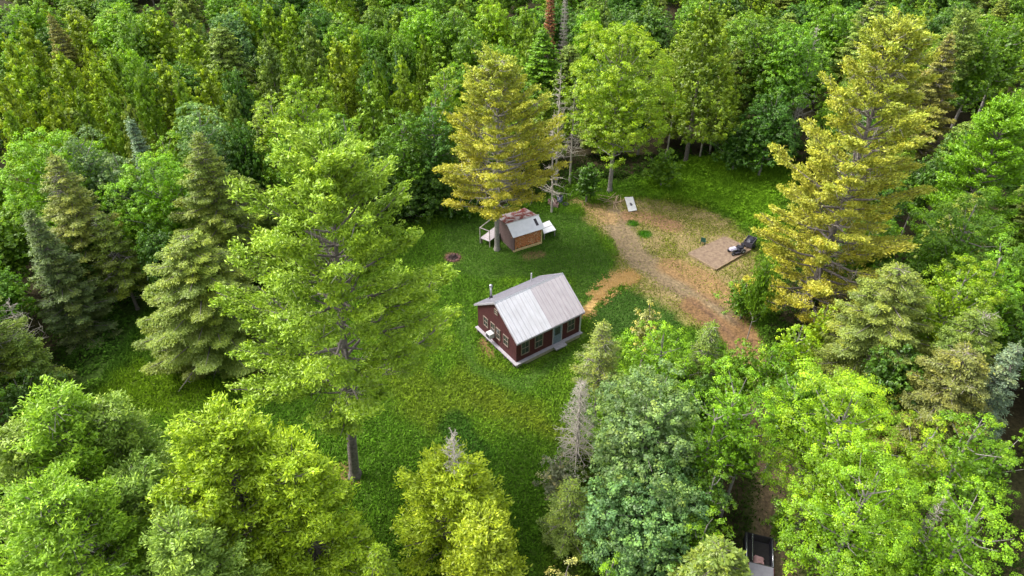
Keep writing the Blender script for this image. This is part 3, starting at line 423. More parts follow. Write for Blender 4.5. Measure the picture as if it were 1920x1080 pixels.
ROWS = [('maple', -59.1, 171.8, 14.8, 4.01, 'bright'), ('hemlock', -95.8, 193.9, 14.4, 3.36, 'olive'), ('cedar', -139.8, 213.2, 14.3, 3.84, 'cedar'), ('hemlock', -45.3, 166.4, 14.6, 3.31, 'olive'), ('hemlock', 32.2, 171.6, 14.6, 3.28, 'olive'), ('maple', 113.8, 171.4, 14.3, 3.82, 'deep'), ('maple', 101.4, 171.0, 13.6, 3.78, 'bright'), ('hemlock', 15.4, 144.5, 14.8, 3.79, 'olive'), ('maple', -41.7, 196.8, 14.4, 3.74, 'green'), ('maple', -11.3, 189.7, 14.4, 3.87, 'green'), ('cedar', -120.6, 188.8, 14.5, 3.28, 'cedar'), ('hemlock', 11.4, 210.7, 13.3, 3.85, 'olive'), ('hemlock', -66.7, 148.0, 12.6, 3.26, 'olive'), ('maple', 9.0, 145.8, 14.6, 3.92, 'green'), ('maple', -27.5, 159.5, 14.8, 4.0, 'deep'), ('hemlock', -34.0, 163.1, 12.8, 3.64, 'olive'), ('hemlock', 3.0, 183.1, 13.9, 3.41, 'olive'), ('hemlock', 95.6, 145.1, 12.7, 3.83, 'olive'), ('maple', -69.7, 158.4, 14.7, 4.02, 'green'), ('maple', 20.1, 172.2, 13.4, 4.08, 'green'), ('cedar', 39.7, 210.5, 14.6, 4.11, 'cedar'), ('cedar', -12.1, 162.1, 13.9, 3.62, 'cedar'), ('maple', -70.5, 206.2, 13.4, 3.45, 'green'), ('maple', 60.2, 196.2, 12.6, 3.3, 'deep'), ('maple', -89.2, 177.4, 13.5, 3.47, 'bright'), ('cedar', 14.4, 180.9, 13.7, 3.41, 'cedar'), ('maple', -112.7, 164.4, 14.2, 3.65, 'deep'), ('maple', -86.4, 189.8, 14.5, 4.13, 'deep'), ('hemlock', 80.0, 154.4, 13.7, 3.46, 'olive'), ('maple', 42.5, 200.6, 13.9, 3.37, 'deep'), ('hemlock', -71.3, 190.6, 14.4, 4.07, 'olive'), ('hemlock', 88.5, 197.6, 12.8, 3.69, 'olive'), ('hemlock', -75.1, 139.4, 14.5, 4.16, 'olive'), ('maple', 83.7, 193.2, 14.4, 3.97, 'green'), ('maple', 76.9, 172.8, 13.8, 3.41, 'bright'), ('cedar', 67.8, 157.7, 14.3, 3.41, 'cedar'), ('maple', -134.3, 197.4, 14.0, 3.82, 'green'), ('hemlock', -52.5, 209.0, 14.9, 3.39, 'olive'), ('cedar', -40.4, 152.8, 14.9, 4.12, 'cedar'), ('cedar', -100.6, 179.5, 14.7, 3.81, 'cedar'), ('cedar', -15.2, 179.2, 12.5, 3.96, 'cedar'), ('maple', 25.8, 163.0, 12.7, 3.42, 'bright'), ('maple', 73.9, 150.2, 12.6, 3.68, 'deep'), ('maple', -122.8, 207.1, 13.9, 3.67, 'deep'), ('cedar', 18.4, 187.2, 14.4, 4.18, 'cedar'), ('maple', -85.0, 153.9, 12.7, 3.7, 'bright'), ('maple', -102.5, 193.7, 13.2, 4.09, 'deep'), ('cedar', -14.8, 168.2, 12.6, 4.13, 'cedar'), ('hemlock', -35.5, 193.6, 14.3, 3.27, 'olive'), ('maple', -40.6, 137.1, 12.6, 3.66, 'deep'), ('cedar', 49.9, 192.2, 12.9, 3.31, 'cedar'), ('hemlock', 21.8, 195.7, 14.7, 3.86, 'olive'), ('maple', -80.6, 194.8, 14.4, 3.99, 'bright'), ('maple', -62.8, 138.4, 15.0, 3.34, 'green'), ('cedar', 130.7, 193.0, 13.4, 3.29, 'cedar'), ('maple', 21.0, 134.1, 12.9, 3.93, 'deep'), ('maple', 26.4, 187.2, 14.4, 3.65, 'bright'), ('maple', -42.1, 203.0, 13.0, 3.38, 'deep'), ('hemlock', -89.2, 135.1, 12.7, 3.67, 'olive'), ('maple', -128.9, 212.0, 14.6, 3.56, 'deep'), ('cedar', -30.6, 148.1, 12.8, 3.77, 'cedar'), ('hemlock', 72.6, 184.4, 13.1, 3.76, 'olive'), ('hemlock', -115.0, 181.5, 13.4, 3.26, 'olive'), ('hemlock', -65.1, 163.5, 13.1, 3.71, 'olive'), ('maple', 43.0, 157.2, 14.9, 3.31, 'green'), ('cedar', 33.6, 162.5, 12.7, 3.5, 'cedar'), ('maple', -31.5, 211.4, 13.6, 3.35, 'green'), ('maple', 76.5, 165.7, 12.8, 3.32, 'green'), ('cedar', 40.9, 189.6, 12.8, 3.69, 'cedar'), ('maple', -33.5, 175.6, 13.3, 4.19, 'green'), ('hemlock', 127.5, 209.1, 13.7, 3.46, 'olive'), ('cedar', -65.8, 172.7, 13.1, 3.32, 'cedar'), ('hemlock', -80.6, 186.5, 12.7, 3.3, 'olive'), ('maple', 41.4, 144.8, 14.2, 3.53, 'green'), ('cedar', -46.1, 149.4, 13.2, 3.61, 'cedar'), ('maple', -74.4, 174.5, 14.7, 3.63, 'green'), ('cedar', -127.1, 185.8, 13.2, 3.84, 'cedar'), ('maple', 67.7, 195.4, 14.2, 3.35, 'green'), ('maple', 0.2, 166.7, 13.7, 3.89, 'green'), ('cedar', -91.6, 154.4, 13.4, 3.65, 'cedar'), ('maple', -85.7, 142.3, 15.0, 3.76, 'green'), ('maple', 54.0, 168.5, 14.1, 3.99, 'bright'), ('maple', 120.3, 180.6, 14.7, 3.26, 'deep'), ('maple', 8.0, 139.2, 12.5, 3.94, 'bright'), ('maple', 87.2, 206.1, 13.5, 3.25, 'bright'), ('cedar', -32.6, 136.4, 14.9, 3.51, 'cedar'), ('maple', -75.0, 200.2, 14.9, 3.82, 'bright'), ('hemlock', -30.9, 203.0, 13.8, 4.04, 'olive'), ('maple', -8.3, 142.2, 14.2, 3.78, 'deep'), ('hemlock', -64.5, 195.1, 15.0, 4.17, 'olive'), ('hemlock', -20.5, 143.7, 13.9, 4.15, 'olive'), ('maple', -45.6, 188.0, 13.1, 3.99, 'green'), ('maple', 56.3, 211.9, 14.5, 3.84, 'green'), ('cedar', 89.2, 181.8, 14.3, 3.73, 'cedar'), ('maple', -23.7, 172.4, 15.0, 3.61, 'green'), ('maple', -104.3, 147.8, 15.0, 3.38, 'green'), ('cedar', 87.7, 155.7, 13.7, 3.3, 'cedar'), ('maple', -1.2, 189.3, 14.0, 3.67, 'deep'), ('hemlock', 122.8, 189.2, 14.7, 3.36, 'olive'), ('maple', 36.2, 182.4, 14.3, 3.46, 'deep'), ('hemlock', 105.1, 178.8, 14.6, 3.53, 'olive'), ('hemlock', -92.8, 160.7, 13.8, 3.2, 'olive'), ('maple', 32.0, 192.3, 14.3, 3.67, 'bright'), ('maple', -2.4, 137.9, 13.8, 3.69, 'green'), ('maple', -108.7, 205.0, 13.9, 3.87, 'deep'), ('hemlock', 82.3, 168.6, 14.7, 3.7, 'olive'), ('cedar', -103.0, 201.4, 13.0, 3.6, 'cedar'), ('maple', -16.5, 148.7, 13.1, 4.05, 'bright'), ('cedar', -54.2, 153.9, 13.5, 3.2, 'cedar'), ('cedar', 81.2, 178.8, 13.2, 3.41, 'cedar'), ('maple', 26.2, 201.2, 13.9, 3.49, 'green'), ('maple', 92.0, 173.9, 13.3, 3.43, 'green'), ('hemlock', 58.0, 150.8, 14.2, 3.6, 'olive'), ('maple', -50.9, 175.3, 13.9, 3.29, 'bright'), ('maple', 94.2, 195.3, 13.3, 3.45, 'bright'), ('maple', 67.7, 145.1, 12.8, 3.97, 'bright'), ('maple', -58.4, 205.5, 12.8, 3.79, 'deep'), ('hemlock', 100.2, 190.5, 12.9, 3.93, 'olive'), ('hemlock', 96.5, 214.1, 14.4, 3.67, 'olive'), ('maple', -12.0, 197.2, 13.5, 3.46, 'deep'), ('cedar', -54.1, 162.1, 13.8, 3.98, 'cedar'), ('hemlock', 87.7, 143.1, 14.2, 3.58, 'olive'), ('cedar', -22.1, 153.3, 13.4, 3.33, 'cedar'), ('hemlock', 1.1, 156.4, 14.0, 3.61, 'olive'), ('cedar', 32.5, 214.3, 12.9, 3.89, 'cedar'), ('cedar', 95.6, 166.1, 13.7, 3.78, 'cedar'), ('maple', -28.1, 188.0, 14.3, 3.7, 'bright'), ('maple', -15.7, 138.2, 14.0, 4.06, 'green'), ('cedar', 8.9, 197.6, 14.6, 3.68, 'cedar'), ('cedar', -101.1, 187.1, 12.9, 3.84, 'cedar'), ('hemlock', 109.6, 198.1, 13.6, 3.32, 'olive'), ('maple', -110.8, 192.3, 12.8, 3.47, 'deep'), ('maple', 14.3, 153.6, 13.4, 4.14, 'bright'), ('maple', 104.3, 213.3, 12.7, 4.18, 'bright'), ('hemlock', 121.5, 199.8, 12.9, 3.48, 'olive'), ('maple', 11.6, 169.2, 14.4, 3.96, 'bright'), ('maple', -114.2, 200.7, 14.6, 3.42, 'deep'), ('maple', 17.8, 200.9, 13.4, 3.41, 'bright'), ('maple', 61.6, 139.3, 12.6, 3.92, 'deep'), ('maple', -21.9, 200.5, 13.5, 3.7, 'bright'), ('maple', 110.8, 189.6, 12.9, 3.75, 'deep'), ('maple', 120.7, 210.9, 12.9, 3.97, 'bright'), ('maple', -88.7, 202.9, 13.2, 3.74, 'green'), ('cedar', -96.3, 172.2, 13.4, 3.39, 'cedar'), ('maple', 68.8, 175.7, 13.2, 4.0, 'deep'), ('cedar', -90.8, 183.6, 14.4, 3.45, 'cedar'), ('cedar', 31.7, 206.7, 12.5, 3.74, 'cedar'), ('cedar', -96.0, 215.0, 14.6, 3.99, 'cedar'), ('hemlock', -85.0, 163.1, 13.6, 3.79, 'olive'), ('maple', 25.3, 151.5, 14.1, 3.77, 'bright'), ('cedar', -13.9, 155.8, 12.6, 3.77, 'cedar'), ('maple', -60.7, 177.9, 13.8, 3.64, 'deep'), ('hemlock', -99.6, 159.5, 14.0, 3.33, 'olive'), ('maple', 73.2, 138.2, 14.3, 3.74, 'green'), ('cedar', 36.5, 156.4, 14.9, 4.08, 'cedar'), ('maple', -110.0, 156.3, 12.9, 3.67, 'deep'), ('maple', 0.9, 146.3, 14.3, 3.73, 'deep'), ('maple', 80.1, 202.1, 14.5, 3.59, 'deep'), ('hemlock', -18.7, 213.8, 13.0, 3.96, 'olive'), ('maple', -55.4, 137.3, 13.9, 3.38, 'green'), ('maple', 81.8, 139.0, 14.6, 3.25, 'deep'), ('maple', -80.0, 149.2, 13.7, 3.49, 'green'), ('maple', -109.6, 175.8, 14.6, 3.29, 'deep'), ('maple', -56.0, 145.0, 14.8, 3.95, 'green'), ('maple', 97.3, 203.3, 12.5, 4.14, 'deep'), ('hemlock', 52.4, 138.7, 13.2, 4.14, 'olive'), ('hemlock', 8.0, 204.2, 14.9, 4.09, 'olive'), ('maple', 52.1, 155.5, 14.0, 3.38, 'green'), ('cedar', -81.5, 205.4, 13.6, 3.6, 'cedar'), ('maple', 138.6, 207.2, 13.4, 3.5, 'deep'), ('hemlock', 50.9, 146.5, 12.6, 4.18, 'olive'), ('maple', 102.9, 154.4, 13.3, 3.24, 'deep'), ('maple', 50.4, 178.4, 14.5, 3.67, 'green'), ('cedar', -105.4, 168.4, 13.6, 4.09, 'cedar'), ('maple', 48.9, 205.9, 14.0, 3.97, 'bright'), ('hemlock', 17.4, 162.5, 14.3, 4.17, 'olive'), ('maple', 100.1, 160.6, 13.5, 3.58, 'deep'), ('maple', 43.8, 168.7, 14.6, 4.04, 'bright'), ('hemlock', 64.3, 208.5, 14.6, 3.37, 'olive'), ('cedar', 38.6, 173.3, 14.1, 3.53, 'cedar'), ('maple', -96.4, 202.3, 14.0, 4.14, 'green'), ('hemlock', 25.8, 138.4, 13.0, 4.16, 'olive'), ('cedar', 144.8, 213.5, 14.0, 3.94, 'cedar'), ('hemlock', 59.8, 165.0, 14.0, 3.57, 'olive'), ('maple', 74.7, 198.5, 14.9, 3.5, 'deep'), ('maple', -82.3, 170.1, 12.5, 3.72, 'deep'), ('hemlock', -4.5, 170.7, 13.6, 4.14, 'olive'), ('maple', -77.7, 179.9, 13.6, 3.61, 'green'), ('maple', -24.1, 208.4, 14.9, 3.35, 'deep'), ('maple', -3.2, 208.8, 14.3, 3.52, 'green'), ('maple', -5.5, 179.6, 14.6, 3.3, 'green'), ('maple', 31.4, 146.3, 14.0, 3.72, 'green'), ('maple', -29.1, 168.0, 14.1, 3.89, 'green'), ('hemlock', -4.2, 198.6, 15.0, 3.24, 'olive'), ('hemlock', -93.6, 143.0, 14.5, 4.11, 'olive'), ('cedar', -21.9, 185.8, 14.7, 3.66, 'cedar'), ('maple', -47.6, 214.4, 12.6, 3.57, 'green'), ('cedar', -8.2, 150.6, 14.9, 4.19, 'cedar'), ('maple', -23.3, 137.2, 14.1, 3.99, 'bright'), ('maple', 79.8, 209.4, 13.9, 3.47, 'deep'), ('hemlock', 70.3, 213.0, 14.4, 4.04, 'olive'), ('hemlock', -85.6, 212.5, 12.8, 3.3, 'olive'), ('maple', 103.5, 202.7, 14.2, 4.11, 'bright'), ('hemlock', -61.2, 184.4, 13.3, 4.03, 'olive'), ('maple', -28.1, 141.9, 13.5, 3.28, 'deep'), ('maple', -38.1, 171.3, 13.7, 4.18, 'deep'), ('maple', 106.4, 167.3, 13.5, 3.95, 'bright'), ('maple', -97.4, 151.6, 13.5, 3.56, 'bright'), ('hemlock', 58.4, 187.4, 14.9, 3.53, 'olive'), ('maple', -54.6, 194.1, 13.9, 3.94, 'green'), ('hemlock', 98.0, 177.7, 14.0, 4.07, 'olive'), ('maple', -12.4, 206.2, 14.4, 3.58, 'deep'), ('maple', 25.5, 210.2, 14.7, 3.78, 'deep'), ('maple', 37.4, 139.8, 14.5, 4.17, 'bright'), ('maple', -21.2, 164.9, 15.0, 3.89, 'deep'), ('maple', 113.3, 178.1, 12.8, 3.62, 'green'), ('hemlock', -100.3, 207.6, 13.0, 3.2, 'olive'), ('maple', 43.5, 179.7, 13.4, 4.18, 'deep'), ('maple', -64.9, 212.8, 14.7, 3.91, 'deep'), ('maple', 101.8, 143.3, 13.1, 3.52, 'bright'), ('maple', -110.0, 214.6, 14.2, 3.21, 'bright'), ('cedar', 7.5, 178.3, 13.8, 3.91, 'cedar'), ('cedar', -46.7, 139.1, 12.8, 3.28, 'cedar'), ('maple', -43.0, 176.6, 13.2, 4.18, 'deep'), ('hemlock', 72.8, 191.5, 14.9, 4.01, 'olive'), ('cedar', 60.4, 173.9, 14.2, 3.43, 'cedar'), ('cedar', 67.0, 188.5, 13.9, 3.29, 'cedar'), ('maple', -90.2, 196.6, 12.7, 4.05, 'deep'), ('maple', -34.8, 185.0, 13.4, 3.83, 'bright'), ('cedar', -44.7, 157.5, 14.7, 3.28, 'cedar'), ('maple', -50.9, 199.8, 13.9, 3.85, 'bright'), ('hemlock', -90.6, 169.5, 13.6, 3.32, 'olive'), ('cedar', -121.8, 198.3, 13.2, 3.79, 'cedar'), ('hemlock', 136.4, 199.7, 14.7, 3.34, 'olive'), ('hemlock', -128.2, 195.8, 13.1, 3.95, 'olive'), ('maple', 85.6, 212.2, 13.4, 3.93, 'green'), ('cedar', -51.5, 182.0, 13.3, 3.7, 'cedar'), ('maple', 109.9, 205.2, 14.2, 3.75, 'deep'), ('maple', 51.1, 185.2, 14.4, 3.25, 'bright'), ('cedar', -103.4, 214.6, 12.7, 3.26, 'cedar'), ('hemlock', 128.5, 200.1, 12.8, 4.08, 'olive'), ('maple', 3.9, 193.1, 14.7, 3.2, 'deep'), ('cedar', 53.8, 201.6, 13.1, 3.75, 'cedar'), ('cedar', -18.4, 192.3, 12.9, 3.84, 'cedar'), ('maple', -135.5, 204.2, 14.8, 3.91, 'bright'), ('maple', -33.4, 156.2, 13.5, 3.62, 'green'), ('cedar', 11.0, 162.1, 12.7, 3.34, 'cedar'), ('hemlock', -124.1, 179.9, 13.3, 3.24, 'olive'), ('hemlock', 80.8, 146.0, 13.6, 3.68, 'olive'), ('hemlock', 90.0, 161.8, 15.0, 3.29, 'olive'), ('hemlock', -116.5, 173.8, 13.7, 3.29, 'olive'), ('maple', -39.9, 213.4, 14.2, 3.44, 'green'), ('cedar', -10.8, 174.8, 14.5, 3.77, 'cedar'), ('hemlock', 29.9, 180.3, 14.2, 4.11, 'olive'), ('cedar', 45.5, 139.3, 14.6, 3.95, 'cedar'), ('cedar', -36.9, 147.4, 14.2, 3.9, 'cedar'), ('cedar', 97.4, 138.7, 14.1, 3.45, 'cedar'), ('cedar', -76.7, 163.8, 12.9, 3.79, 'cedar'), ('cedar', -21.8, 178.8, 12.6, 3.22, 'cedar'), ('hemlock', 70.6, 163.6, 13.1, 3.55, 'olive'), ('maple', -76.9, 157.4, 13.4, 3.69, 'bright'), ('hemlock', 109.7, 156.0, 13.2, 3.41, 'olive'), ('cedar', -25.7, 214.9, 14.4, 4.07, 'cedar'), ('maple', 94.1, 188.1, 13.5, 3.93, 'green'), ('maple', 46.5, 213.3, 14.7, 3.24, 'bright'), ('maple', -106.9, 184.5, 12.6, 3.85, 'bright'), ('maple', 56.6, 134.0, 13.6, 3.5, 'bright')]
TREES = [
('pine', -11.92, 34.02, 26.9, 7.9, 0.33, 'pine', 'tall light green white pine with bare lower trunk, left of the cabin', None, 1, {'dens': 1.7, 'seed': 11, 'dead': 0.2, 'leaf': 0.13, 'lean': 0.08, 'rz': 0.01}),
('goldpine', -1.65, 64.79, 21.2, 6.97, 0.28, 'yellow', 'yellow layered pine with grey trunk beside the woodshed', None, 1, {'bark': 'palebark', 'dens': 1.2, 'seed': 5, 'dead': 0.6, 'leaf': 0.14}),
('goldpine', 28.15, 52.58, 28.4, 7.94, 0.06, 'gold', 'huge yellow and orange tipped pine right of the wooden platform', None, 1, {'dens': 1.4, 'seed': 21, 'dead': 0.6, 'leaf': 0.14}),
('maple', 12.26, 78.0, 22.2, 5.97, 0.16, 'lime', 'tall lime green leafy tree at the forest edge above the white door panel', None, 1, {'seed': 4, 'dens': 1.1}),
('cedar', 23.3, 85.72, 21.3, 6.09, 0.22, 'cedar2', 'broad olive green conifer at the forest edge right of the lime green tree', None, 1, {'seed': 8, 'leaf': 0.2, 'dens': 1.0}),
('aspen', 8.97, 31.1, 14.0, 4.09, 0.02, 'sage', 'big grey-green aspen in front of the cabin at the bottom centre', None, 1, {'seed': 14, 'leaf': 0.13, 'dens': 1.15}),
('maple', 11.1, 39.89, 11.0, 3.07, 0.05, 'bright', 'bright green bushy tree rising behind the grey-green aspen', None, 1, {'seed': 15}),
('sapling', 11.53, 46.01, 8.0, 1.36, 0.1, 'springy', 'thin pale-tipped sapling standing up behind the bright bushy tree right of the cabin', None, 1, {'seed': 3}),
('maple', 13.02, 39.23, 9.0, 1.85, 0.05, 'green', 'small green tree between the bright bushy tree and the dirt drive', None, 1, {'seed': 16}),
('spruce', 6.6, 38.97, 11.4, 2.01, 0.45, 'brownolive', "slim spruce with a bare trunk in front of the cabin's right end", None, 1, {'seed': 6, 'dens': 0.8, 'dead': 0.3}),
('deadspruce', 4.95, 35.57, 9.0, 2.14, 0.05, 'grey', 'dead whitish-grey spruce in front of the slim spruce', None, 1, {'seed': 2}),
('sapling', 3.24, 31.23, 6.0, 1.67, 0.05, 'grey', 'scrubby grey-tan bush at the left foot of the big aspen', None, 1, {'seed': 9}),
('spruce', 3.88, 28.26, 7.0, 2.45, 0.02, 'olive', 'dark olive young spruce low at the left foot of the big aspen', None, 1, {'seed': 10}),
('spruce', 15.11, 40.49, 10.0, 2.29, 0.1, 'olive', 'small spruce with a dead grey top beside the lower end of the dirt drive', None, 1, {'seed': 12, 'dead': 0.6}),
('maple', 12.68, 30.07, 13.0, 2.07, 0.1, 'bright', 'bright green maple just right of the big aspen', None, 1, {'seed': 21}),
('maple', 14.2, 31.6, 14.0, 2.63, 0.3, 'bright', 'round green maple above the pickup truck', None, 1, {'seed': 22}),
('maple', 12.51, 27.49, 10.0, 1.35, 0.08, 'green', 'green maple branch mass hanging left of the pickup truck', None, 1, {'seed': 23}),
('maple', 20.17, 29.79, 16.0, 4.02, 0.12, 'lime', 'large lime-tipped maple at the lower right', None, 1, {'seed': 24, 'dens': 1.1}),
('maple', 19.78, 24.44, 15.0, 3.74, 0.05, 'bright', 'wide bright green maple at the bottom edge right of the pickup truck', None, 1, {'seed': 25, 'dens': 1.1}),
('maple', 24.23, 27.83, 14.0, 2.3, 0.1, 'lime', 'maple with pinkish new leaves right of the large lime-tipped maple', None, 1, {'seed': 26}),
('maple', 28.17, 28.66, 14.0, 2.5, 0.1, 'bright', 'bright green tree at the right edge above the grey dead top', None, 1, {'seed': 27}),
('maple', 24.99, 22.67, 14.0, 2.97, 0.1, 'bright', 'bright green tree filling the bottom right corner', None, 1, {'seed': 28}),
('sapling', 24.6, 23.6, 9.0, 2.69, 0.08, 'bright', 'low spreading green tree left of the bottom right corner tree', None, 1, {'seed': 29}),
('snag', 26.25, 24.74, 12.0, 1.42, 0.5, 'grey', 'pale grey dead top leaning out of the bottom right trees', None, 1, {'seed': 3, 'lean': 0.22, 'rz': 3.5}),
('hemlock', 28.38, 41.85, 14.0, 4.86, 0.06, 'brownolive', "wide olive-brown conifer right of the huge yellow pine's foot", None, 1, {'seed': 31, 'dead': 0.25}),
('hemlock', 33.01, 38.32, 13.0, 2.96, 0.08, 'olive', 'olive conifer behind the blue-green spruce on the right edge', None, 1, {'seed': 32, 'dead': 0.3}),
('hemlock', 30.71, 35.28, 12.0, 3.79, 0.06, 'brown', 'dark brownish conifer above the pinkish-leaved maple', None, 1, {'seed': 33, 'dead': 0.4}),
('spruce', 34.3, 35.81, 12.0, 2.1, 0.1, 'blue', 'blue-green spruce at the right edge of the picture', None, 1, {'seed': 34}),
('maple', 22.42, 41.89, 10.0, 2.02, 0.08, 'lime', 'lime green maple sapling group in front of the huge yellow pine', None, 1, {'seed': 35}),
('sapling', 25.18, 44.11, 10.0, 1.31, 0.05, 'lime', 'narrow yellow-green sapling right below the huge yellow pine', None, 1, {'seed': 36}),
('maple', 20.3, 40.44, 9.0, 1.99, 0.05, 'bright', 'small bright tree on the right bank of the dirt drive', None, 1, {'seed': 37}),
('sapling', 22.16, 52.73, 5.0, 2.01, 0.02, 'green', 'low green bush right of the wooden platform', None, 1, {'seed': 38}),
('maple', 34.33, 43.01, 15.0, 3.76, 0.1, 'lime', 'bright lime tree at the right edge level with the wooden platform', None, 1, {'seed': 39}),
('maple', 36.99, 43.97, 16.0, 2.73, 0.1, 'bright', 'bright green tree cut by the right edge behind the lime tree', None, 1, {'seed': 40}),
('maple', 39.03, 51.35, 16.0, 4.19, 0.08, 'green', 'rounded mid-green tree on the right right of the huge pine', None, 1, {'seed': 41}),
('pine', 46.2, 62.01, 18.0, 5.24, 0.1, 'bright', 'light green feathery conifer at the upper right edge', None, 1, {'seed': 42, 'dens': 1.2}),
('spruce', 50.98, 82.92, 18.0, 4.23, 0.12, 'brown', 'brown-olive spruce standing behind the huge yellow pine', None, 1, {'seed': 43, 'dead': 0.3}),
('pine', 55.7, 86.15, 19.0, 2.34, 0.6, 'brownolive', 'leaning pine with a pale trunk and small top right of the brown-olive spruce', None, 1, {'seed': 44, 'lean': 0.08}),
('spruce', 51.56, 91.03, 18.0, 2.62, 0.1, 'cedar', "yellow-green spire tree just right of the huge yellow pine's top", None, 1, {'seed': 45}),
('spruce', 52.87, 106.53, 18.0, 5.16, 0.1, 'brownolive', "brown-tinged spruce top behind the huge yellow pine's top", None, 1, {'seed': 46, 'dead': 0.3}),
('pine', -16.2, 25.91, 15.0, 5.18, 0.05, 'pineyg', 'wide yellow-green pine at the bottom left of centre', None, 1, {'seed': 51, 'dens': 1.4, 'dead': 0.15, 'leaf': 0.13}),
('pine', -12.15, 25.4, 13.0, 3.8, 0.05, 'pineyg', 'yellow-green pine joined to the right of the wide bottom pine', None, 1, {'seed': 52, 'dens': 1.4, 'dead': 0.1, 'leaf': 0.13}),
('pine', -24.91, 26.6, 16.0, 4.1, 0.06, 'pine', 'light green pine in the bottom left corner region with several leaders', None, 1, {'seed': 53, 'dens': 1.3, 'dead': 0.25, 'leaf': 0.13}),
('pine', -23.17, 27.83, 14.0, 2.46, 0.08, 'pinedk', 'grey-green pine between the corner pine and the wide bottom pine', None, 1, {'seed': 54, 'dens': 1.2, 'dead': 0.3, 'leaf': 0.13}),
('pine', -23.47, 21.86, 14.0, 4.82, 0.05, 'pine', 'low light green pine filling the bottom left corner', None, 1, {'seed': 55, 'dens': 1.3, 'dead': 0.4, 'leaf': 0.12}),
('pine', -17.08, 21.08, 12.0, 3.81, 0.05, 'pinedk', 'green pine at the bottom edge below the wide bottom pine', None, 1, {'seed': 56, 'dens': 1.2, 'leaf': 0.12}),
('spruce', -7.65, 23.0, 8.0, 1.74, 0.03, 'cedar', 'little pointed yellow-green conifer at the bottom edge', None, 1, {'seed': 57, 'leaf': 0.12}),
('pine', -3.84, 27.82, 9.0, 3.93, 0.05, 'pineyg', 'small yellow-green pine with a dead grey leader, below the meadow', None, 1, {'seed': 58, 'dens': 1.3, 'leaf': 0.13}),
('pine', -1.85, 24.28, 8.0, 2.59, 0.05, 'pineyg', 'low yellow-green pine at the bottom right of the dead-leader pine', None, 1, {'seed': 59, 'dens': 1.3, 'leaf': 0.13}),
('snag', -3.6, 27.6, 12.4, 2.49, 0.72, 'grey', 'bare grey dead leader rising out of the small yellow-green pine', None, 1, {'seed': 6}),
('sapling', 2.87, 21.45, 9.0, 1.37, 0.1, 'springy', 'pale sapling with pinkish tips at the bottom edge below the big aspen', None, 1, {'seed': 60}),
('sapling', 5.51, 21.93, 9.0, 0.61, 0.1, 'bright', 'single green shoot at the bottom edge right of the pinkish-tipped sapling', None, 1, {'seed': 61}),
('spruce', -39.62, 55.25, 16.4, 4.02, 0.28, 'brownolive', 'tall olive spruce with a bare trunk foot on the left', None, 1, {'seed': 62, 'dead': 0.35}),
('spruce', -36.9, 54.21, 11.0, 2.73, 0.3, 'olive', 'shorter olive spruce leaning against the tall olive spruce on the left', None, 1, {'seed': 63, 'dead': 0.3}),
('spruce', -27.78, 57.86, 17.0, 5.14, 0.1, 'olive', 'broad dark olive spruce left of the tall white pine', None, 1, {'seed': 64, 'dead': 0.3}),
('hemlock', -26.04, 47.57, 13.0, 5.86, 0.03, 'dullyg', 'drooping yellowish conifer between the left spruces and the tall white pine', None, 1, {'seed': 65, 'dead': 0.12, 'dens': 1.2}),
('spruce', -41.72, 40.73, 16.0, 4.01, 0.2, 'olive', 'olive spruce with dead grey limbs at the left edge', None, 1, {'seed': 66, 'dead': 0.45}),
('snag', -40.44, 44.37, 9.0, 3.1, 0.5, 'grey', 'tangle of bare grey limbs in front of the left edge spruce', None, 1, {'seed': 67}),
('spruce', -40.01, 50.05, 14.0, 3.01, 0.05, 'spruce', 'dark blue-green conifer in the shade at the left edge', None, 1, {'seed': 68}),
('maple', -33.88, 59.69, 15.0, 4.54, 0.08, 'bright', 'bright green round tree between the two olive spruces on the left', None, 1, {'seed': 69}),
('maple', -37.17, 59.09, 11.0, 2.89, 0.08, 'bright', 'bright green lower tree beside the tall olive spruce', None, 1, {'seed': 70}),
('maple', -45.26, 62.4, 16.0, 5.05, 0.1, 'bright', 'wide bright green tree at the left edge', None, 1, {'seed': 71}),
('aspen', -41.41, 62.29, 17.0, 3.04, 0.1, 'bluegreen', 'rounded blue-green tree right of the wide tree at the left edge', None, 1, {'seed': 72}),
('aspen', -37.65, 60.62, 16.0, 2.09, 0.1, 'bluegreen', 'blue-green tree right of the rounded blue-green one', None, 1, {'seed': 73}),
('aspen', -32.08, 68.11, 17.0, 3.38, 0.1, 'sage', 'pale sage green feathery tree above the olive spruce on the left', None, 1, {'seed': 74}),
('maple', -34.76, 64.92, 15.0, 2.75, 0.1, 'bright', 'yellowish green tree left of the pale sage tree', None, 1, {'seed': 75}),
('spruce', -40.63, 70.3, 13.0, 1.62, 0.1, 'blue', 'tiny pointed blue-green spruce among the left forest crowns', None, 1, {'seed': 76}),
('maple', -22.58, 71.82, 18.0, 3.5, 0.1, 'lime', 'vivid light green tree behind the top of the tall white pine', None, 1, {'seed': 77, 'dens': 1.1}),
('maple', -25.52, 70.73, 17.0, 2.9, 0.08, 'lime', 'vivid light green tree left of the other vivid one above the white pine', None, 1, {'seed': 78}),
('maple', -17.04, 66.71, 17.0, 2.22, 0.1, 'green', 'mid-green tree right of the vivid light green trees', None, 1, {'seed': 79}),
('maple', -12.18, 72.19, 15.0, 3.12, 0.08, 'green', 'grey-green maple left of the yellow pine', None, 1, {'seed': 80}),
('spruce', -19.14, 64.04, 15.0, 1.63, 0.1, 'brownolive', 'brownish conifer tip behind the left shoulder of the white pine', None, 1, {'seed': 81}),
('maple', -8.54, 73.4, 16.0, 3.14, 0.06, 'deep', "dark green maple close behind the yellow pine's left side", None, 1, {'seed': 82}),
